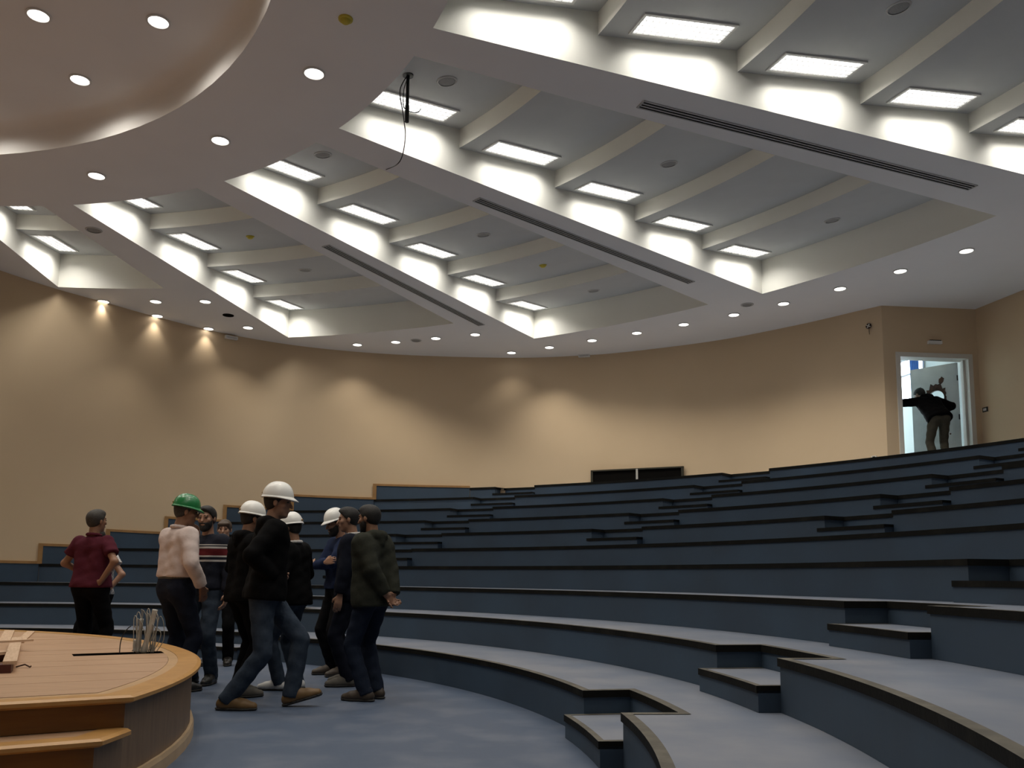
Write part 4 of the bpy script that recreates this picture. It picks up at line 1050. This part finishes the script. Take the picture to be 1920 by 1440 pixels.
    if hairstyle == 'fringe': Ha.cuts.pop(); Ha.cuts.append(plane_cut(hp_(0, 0.095, 0.05), Hm @ np.array([0, 0.6, -0.8]))); Ha.cuts.append(plane_cut(hp_(0, 0.04, -0.02), Hm @ np.array([0, 0.1, -1.0])))
    if hairstyle == 'bald': Ha.cuts.append(plane_cut(hp_(0, 0.0, 0.088), Hm @ np.array([0, 0.35, 1.0])))
    mesh_fields([Ha], 'hair', HAIR[hair], t, 0.009, s)
    Br = Field(); Br.cap(hp_(-0.048, 0.076, 0.034), hp_(-0.016, 0.089, 0.036), 0.005, 0.0055); Bq = Field(); Bq.cap(hp_(0.048, 0.076, 0.034), hp_(0.016, 0.089, 0.036), 0.005, 0.0055)
    mesh_fields([Br, Bq], 'eyebrows', HAIR[hair], t, 0.004, s)
    if beard:
        Be = Field(0.02); e2 = 0.003 + 0.004 * beard
        Be.ell(hp_(0, 0.028, -0.037), (0.058 + e2, 0.062 + e2, 0.078 + e2), Hm).ell(hp_(0, 0.062, -0.095), (0.034 + e2, 0.028 + e2, 0.026 + e2), Hm)
        Be.cuts.append(plane_cut(hp_(0, 0.09, -0.036), Hm @ np.array([0, 0.36, 0.93]))); Be.cuts.append(plane_cut(hp_(0, 0.0, 0), Hm @ np.array([0, -1.0, 0])))
        Be.subs.append(lambda X, Y, Z, c=hp_(0, 0.1, -0.057): np.sqrt(((X - c[0])) ** 2 + ((Y - c[1])) ** 2 + ((Z - c[2]) * 1.8) ** 2) - 0.018)
        mesh_fields([Be], 'beard', HAIR[hair], t, 0.008, s)
    # ---- hard hat
    if hat:
        ht = MB(); n = 40; m2 = 9; v = []
        for i_ in range(m2 + 1):
            a = PI / 2 * i_ / m2; rr = math.cos(a) ** 0.85; zz = math.sin(a)
            for q_ in range(n):
                b_ = 2 * PI * q_ / n; rib = 1.0 + 0.03 * (max(0, math.cos(3 * b_ - PI / 2 * 3)) ** 6 if False else 0)
                x, y = 0.103 * rr * math.cos(b_), 0.126 * rr * math.sin(b_)
                z = 0.045 + 0.126 * zz + (0.008 * math.exp(-(x / 0.018) ** 2) * min(1, zz * 2))
                v.append(hp_(x, y - 0.01, z))
        f = [(i_ * n + q_, i_ * n + (q_ + 1) % n, (i_ + 1) * n + (q_ + 1) % n, (i_ + 1) * n + q_) for i_ in range(m2) for q_ in range(n)]
        hat_o = obj('hard_hat', [tuple(np.array(p) * s) for p in v], f, HAT[hat], t, True)
        v = []
        for q_ in range(n):
            b_ = 2 * PI * q_ / n; fr_ = max(0, math.sin(b_)) ** 2; ex = 0.009 + 0.036 * fr_; dz = -0.014 * fr_
            for r_, z in ((0, 0.050), (0.0, 0.060), (ex, 0.044 + dz), (ex, 0.038 + dz), (0.0, 0.043)):
                v.append(hp_((0.100 + r_) * math.cos(b_), (0.123 + r_) * math.sin(b_) - 0.01, z))
        f = [(5 * q_ + k_, 5 * ((q_ + 1) % n) + k_, 5 * ((q_ + 1) % n) + (k_ + 1) % 5, 5 * q_ + (k_ + 1) % 5) for q_ in range(n) for k_ in range(5)]
        obj('brim', [tuple(np.array(p) * s) for p in v], f, HAT[hat], hat_o, True)
        bd = Field(); bd.ell(hp_(0, -0.135, 0.075), (0.02, 0.006, 0.01), Hm); mesh_fields([bd], 'badge', M['badge'], hat_o, 0.004, s)
        st = Field(0.006); st.cap(hp_(-0.088, -0.06, 0.035), hp_(-0.085, 0.07, 0.04), 0.008, 0.008); st2 = Field(0.006); st2.cap(hp_(0.088, -0.06, 0.035), hp_(0.085, 0.07, 0.04), 0.008, 0.008)
        mesh_fields([st, st2], 'headband', M['black'], hat_o, 0.006, s)
    return t
def gp(px, py): v = at_z(px, py, 0.0); return (v.x, v.y, 0.0)
def col_at(px, d): v = at_y(px, 1100, d); return (v.x, v.y, 0.0)
sweater = stripes('striped_sweater', [(1.215, (0.5, 0.48, 0.46)), (1.235, (0.012, 0.014, 0.024)), (1.262, (0.5, 0.48, 0.46)), (1.28, (0.12, 0.014, 0.018)), (1.345, (0.012, 0.014, 0.024)), (1.35, (0.5, 0.48, 0.46)), (1.368, (0.012, 0.014, 0.024)), (1.382, (0.4, 0.38, 0.36)), (1.39, (0.012, 0.014, 0.024))], (0.012, 0.014, 0.024))
PATT = mat('patterned_white_shirt', (0.60, 0.58, 0.56), 0.85, (0.15, 0.16, 0.2), 45, 0.9, ramp=(0.5, 0.56))
# maroon polo, back to us, behind the stage
person(col_at(171, 9.45), (0.22, 1), 1.775, 'person in maroon polo and black trousers seen from behind, hand on hip', CL['maroon'], CL['blacktr'], CL['blacksh'], 1, 'grey', 'short', head=(16, 2), fat=0.022, sleeve=0.62, hem=0.925,
       R=dict(w=(0.20, -0.11, 0.99), p=(1, -0.25, 0), h=(-0.8, 0.1, -0.45), n=(0, 1, 0), curl=12), L=dict(w=(-0.20, 0.16, 1.06), p=(-1, -0.7, -0.2), h=(0.3, 0.8, 0.1), curl=25), collar=CL['maroon'])
person(col_at(184, 10.0), (-0.3, -1), 1.60, 'person in white patterned shirt mostly hidden behind the maroon polo', PATT, CL['blacktr'], CL['blacksh'], 0, 'black', 'short', sleeve=0.5, R=dict(w=(0.18, 0.16, 1.0), p=(1, -.6, 0)), L=dict(w=(-0.24, 0.10, 0.98), p=(-1, -0.6, 0)), head=(10, -18))
# green helmet, pale pink shirt
person(col_at(332, 8.15), (0.60, 0.8), 1.80, 'person in green hard hat, pale pink shirt and navy trousers', CL['pinkwhite'], CL['navytr'], CL['blacksh'], 1, 'grey', 'short', hat='green', fat=0.024, tuck=True, belt=True, head=(30, -10), jacket=0.010, collar=CL['pinkwhite'],
       R=dict(w=(0.27, 0.08, 0.95), p=(0.6, -1, 0), h=(-0.3, 0.4, -0.9), curl=20), L=dict(w=(-0.04, 0.18, 1.40), p=(-0.7, 0.2, -1), h=(0.3, -0.1, 1), n=(0.4, -1, 0), curl=50))
# striped sweater, bearded
person(col_at(384, 8.75), (-0.22, -1), 1.77, 'bearded person in navy sweater with red and white chest stripes', sweater, CL['jeans'], CL['blacksh'], 0, 'black', 'short', beard=1.2, hem=0.93, topm=sweater, head=(-6, -4), jacket=0.004,
       L=dict(w=(-0.27, 0.05, 0.90), p=(-0.6, -1, 0)), R=dict(w=(0.25, 0.06, 0.88)))
# younger person, brown hair
person(gp(409, 1247), (0.05, -1), 1.755, 'brown-haired person in light grey shirt standing farthest back in the group', CL['greysh'], CL['blacktr'], CL['blacksh'], 2, 'brown', 'fringe', hem=0.95, head=(-6, -4), R=dict(w=(0.23, 0.12, 0.95), p=(1, -1, 0)), L=dict(w=(-0.22, 0.13, 0.96), p=(-1, -1, 0)), collar=CL['white'])
# hidden white helmet behind the walker
person(gp(450, 1306), (0.72, 0.7), 1.715, 'person in white hard hat and black jacket half hidden behind the walking one', CL['blackj'], CL['blacktr'], CL['greyboot'], 1, 'black', 'short', hat='white', jacket=0.014, hem=0.86, head=(10, -8), hood=True, R=dict(w=(0.2, 0.16, 1.02), p=(1, -.6, 0)), L=dict(w=(-0.2, 0.18, 1.02), p=(-1, -.6, 0)), feet=((0.09, -0.03, 12), (-0.1, 0.05, -12)))
# walker
wp = gp(488, 1328)
person(wp, (1, 0.10), 1.86, 'person in white hard hat, black hoodie and tan boots walking right', CL['blackj'], CL['jeans'], CL['tan'], 0, 'black', 'short', hat='white', lean=4, twist=22, jacket=0.016, hem=0.87, hood=True, head=(4, -5), hip=0.885,
       feet=((0.09, -0.20, 8, 0.0), (-0.09, 0.27, 0, 0.03)), foot_pitch=(0, 16), R=dict(w=(0.15, 0.09, 1.01), p=(0.8, -1, -.2), h=(-0.7, 0.3, -0.2), curl=45), L=dict(w=(-0.14, 0.10, 1.01), p=(-1, -.8, 0), h=(0.7, 0.3, -.2), curl=45))
# white collar, white sneakers
person(gp(540, 1293), (-0.88, 0.25), 1.655, 'person in white hard hat, black jacket with white collar and white sneakers', CL['blackj'], CL['jeans'], CL['whitesh'], 1, 'black', 'short', hat='white', jacket=0.018, fat=0.018, hem=0.85, head=(-4, -8), collar=CL['white'], feet=((0.10, -0.02, 10), (-0.10, 0.08, -10)),
       R=dict(w=(0.20, 0.2, 1.05), p=(1, -1, 0)), L=dict(w=(-0.23, 0.06, 0.93), p=(-1, -1, 0)))
# navy sweater, arms crossed
person(gp(630, 1266), (-0.80, -0.6), 1.80, 'bearded person in white hard hat and navy sweater with crossed arms', CL['navysw'], CL['blacktr'], CL['brownsh'], 0, 'black', 'short', beard=1.6, hat='white', hem=0.92, head=(5, -18),
       R=dict(w=(-0.10, 0.21, 1.20), p=(1, 0.1, -0.7), h=(-1, 0.0, 0.15), n=(0, -1, 0), curl=15), L=dict(w=(0.10, 0.25, 1.17), p=(-1, 0.1, -0.7), h=(1, -0.15, 0.2), n=(0, -1, 0), curl=15))
# suit
person(gp(650, 1285), (-0.95, -0.05), 1.775, 'dark-haired person in dark suit and white shirt between two others', CL['suit'], CL['suit'], CL['greyboot'], 0, 'black', 'short', jacket=0.012, hem=0.83, head=(-8, -6), collar=CL['white'], R=dict(w=(0.24, 0.05, 0.90), p=(.6, -1, 0)), L=dict(w=(-0.24, 0.06, 0.89), p=(-.6, -1, 0)))
# grey-green parka, hands behind back
person(gp(692, 1312), (-0.84, 0.42), 1.72, 'bearded person in grey-green hooded jacket, hands clasped behind the back', CL['green'], CL['darkjeans'], CL['brownsh'], 1, 'black', 'short', beard=0.9, jacket=0.022, hem=0.83, hood=True, head=(-6, -6), lean=2,
       R=dict(w=(0.06, -0.20, 0.92), p=(1, -0.35, 0), h=(-0.75, -0.1, -0.55), n=(0, -1, 0.2), curl=25), L=dict(w=(-0.07, -0.19, 0.95), p=(-1, -0.35, 0), h=(0.7, -0.15, -0.5), n=(0, -1, 0.2), curl=25))
# man leaning at the door
dp = Vector(nich(o0 + 0.60, 0.18, ZT10))
person((dp.x, dp.y - 0.42, ZT10), (0.02, 1), 1.76, 'person in black jacket leaning in the doorway, one arm stretched to the frame', CL['blackj'], CL['khaki'], CL['blacksh'], 1, 'black', 'short', jacket=0.02, hem=0.86, lean=42, side=-5, head=(-25, -40), hood=True,
       L=dict(w=(-0.80, 0.36, 1.24), p=(-0.1, -0.3, -1), h=(-1, 0.1, 0), n=(0, 1, 0), curl=10), R=dict(w=(0.24, 0.50, 1.12), p=(1, -0.2, -0.3), curl=40))
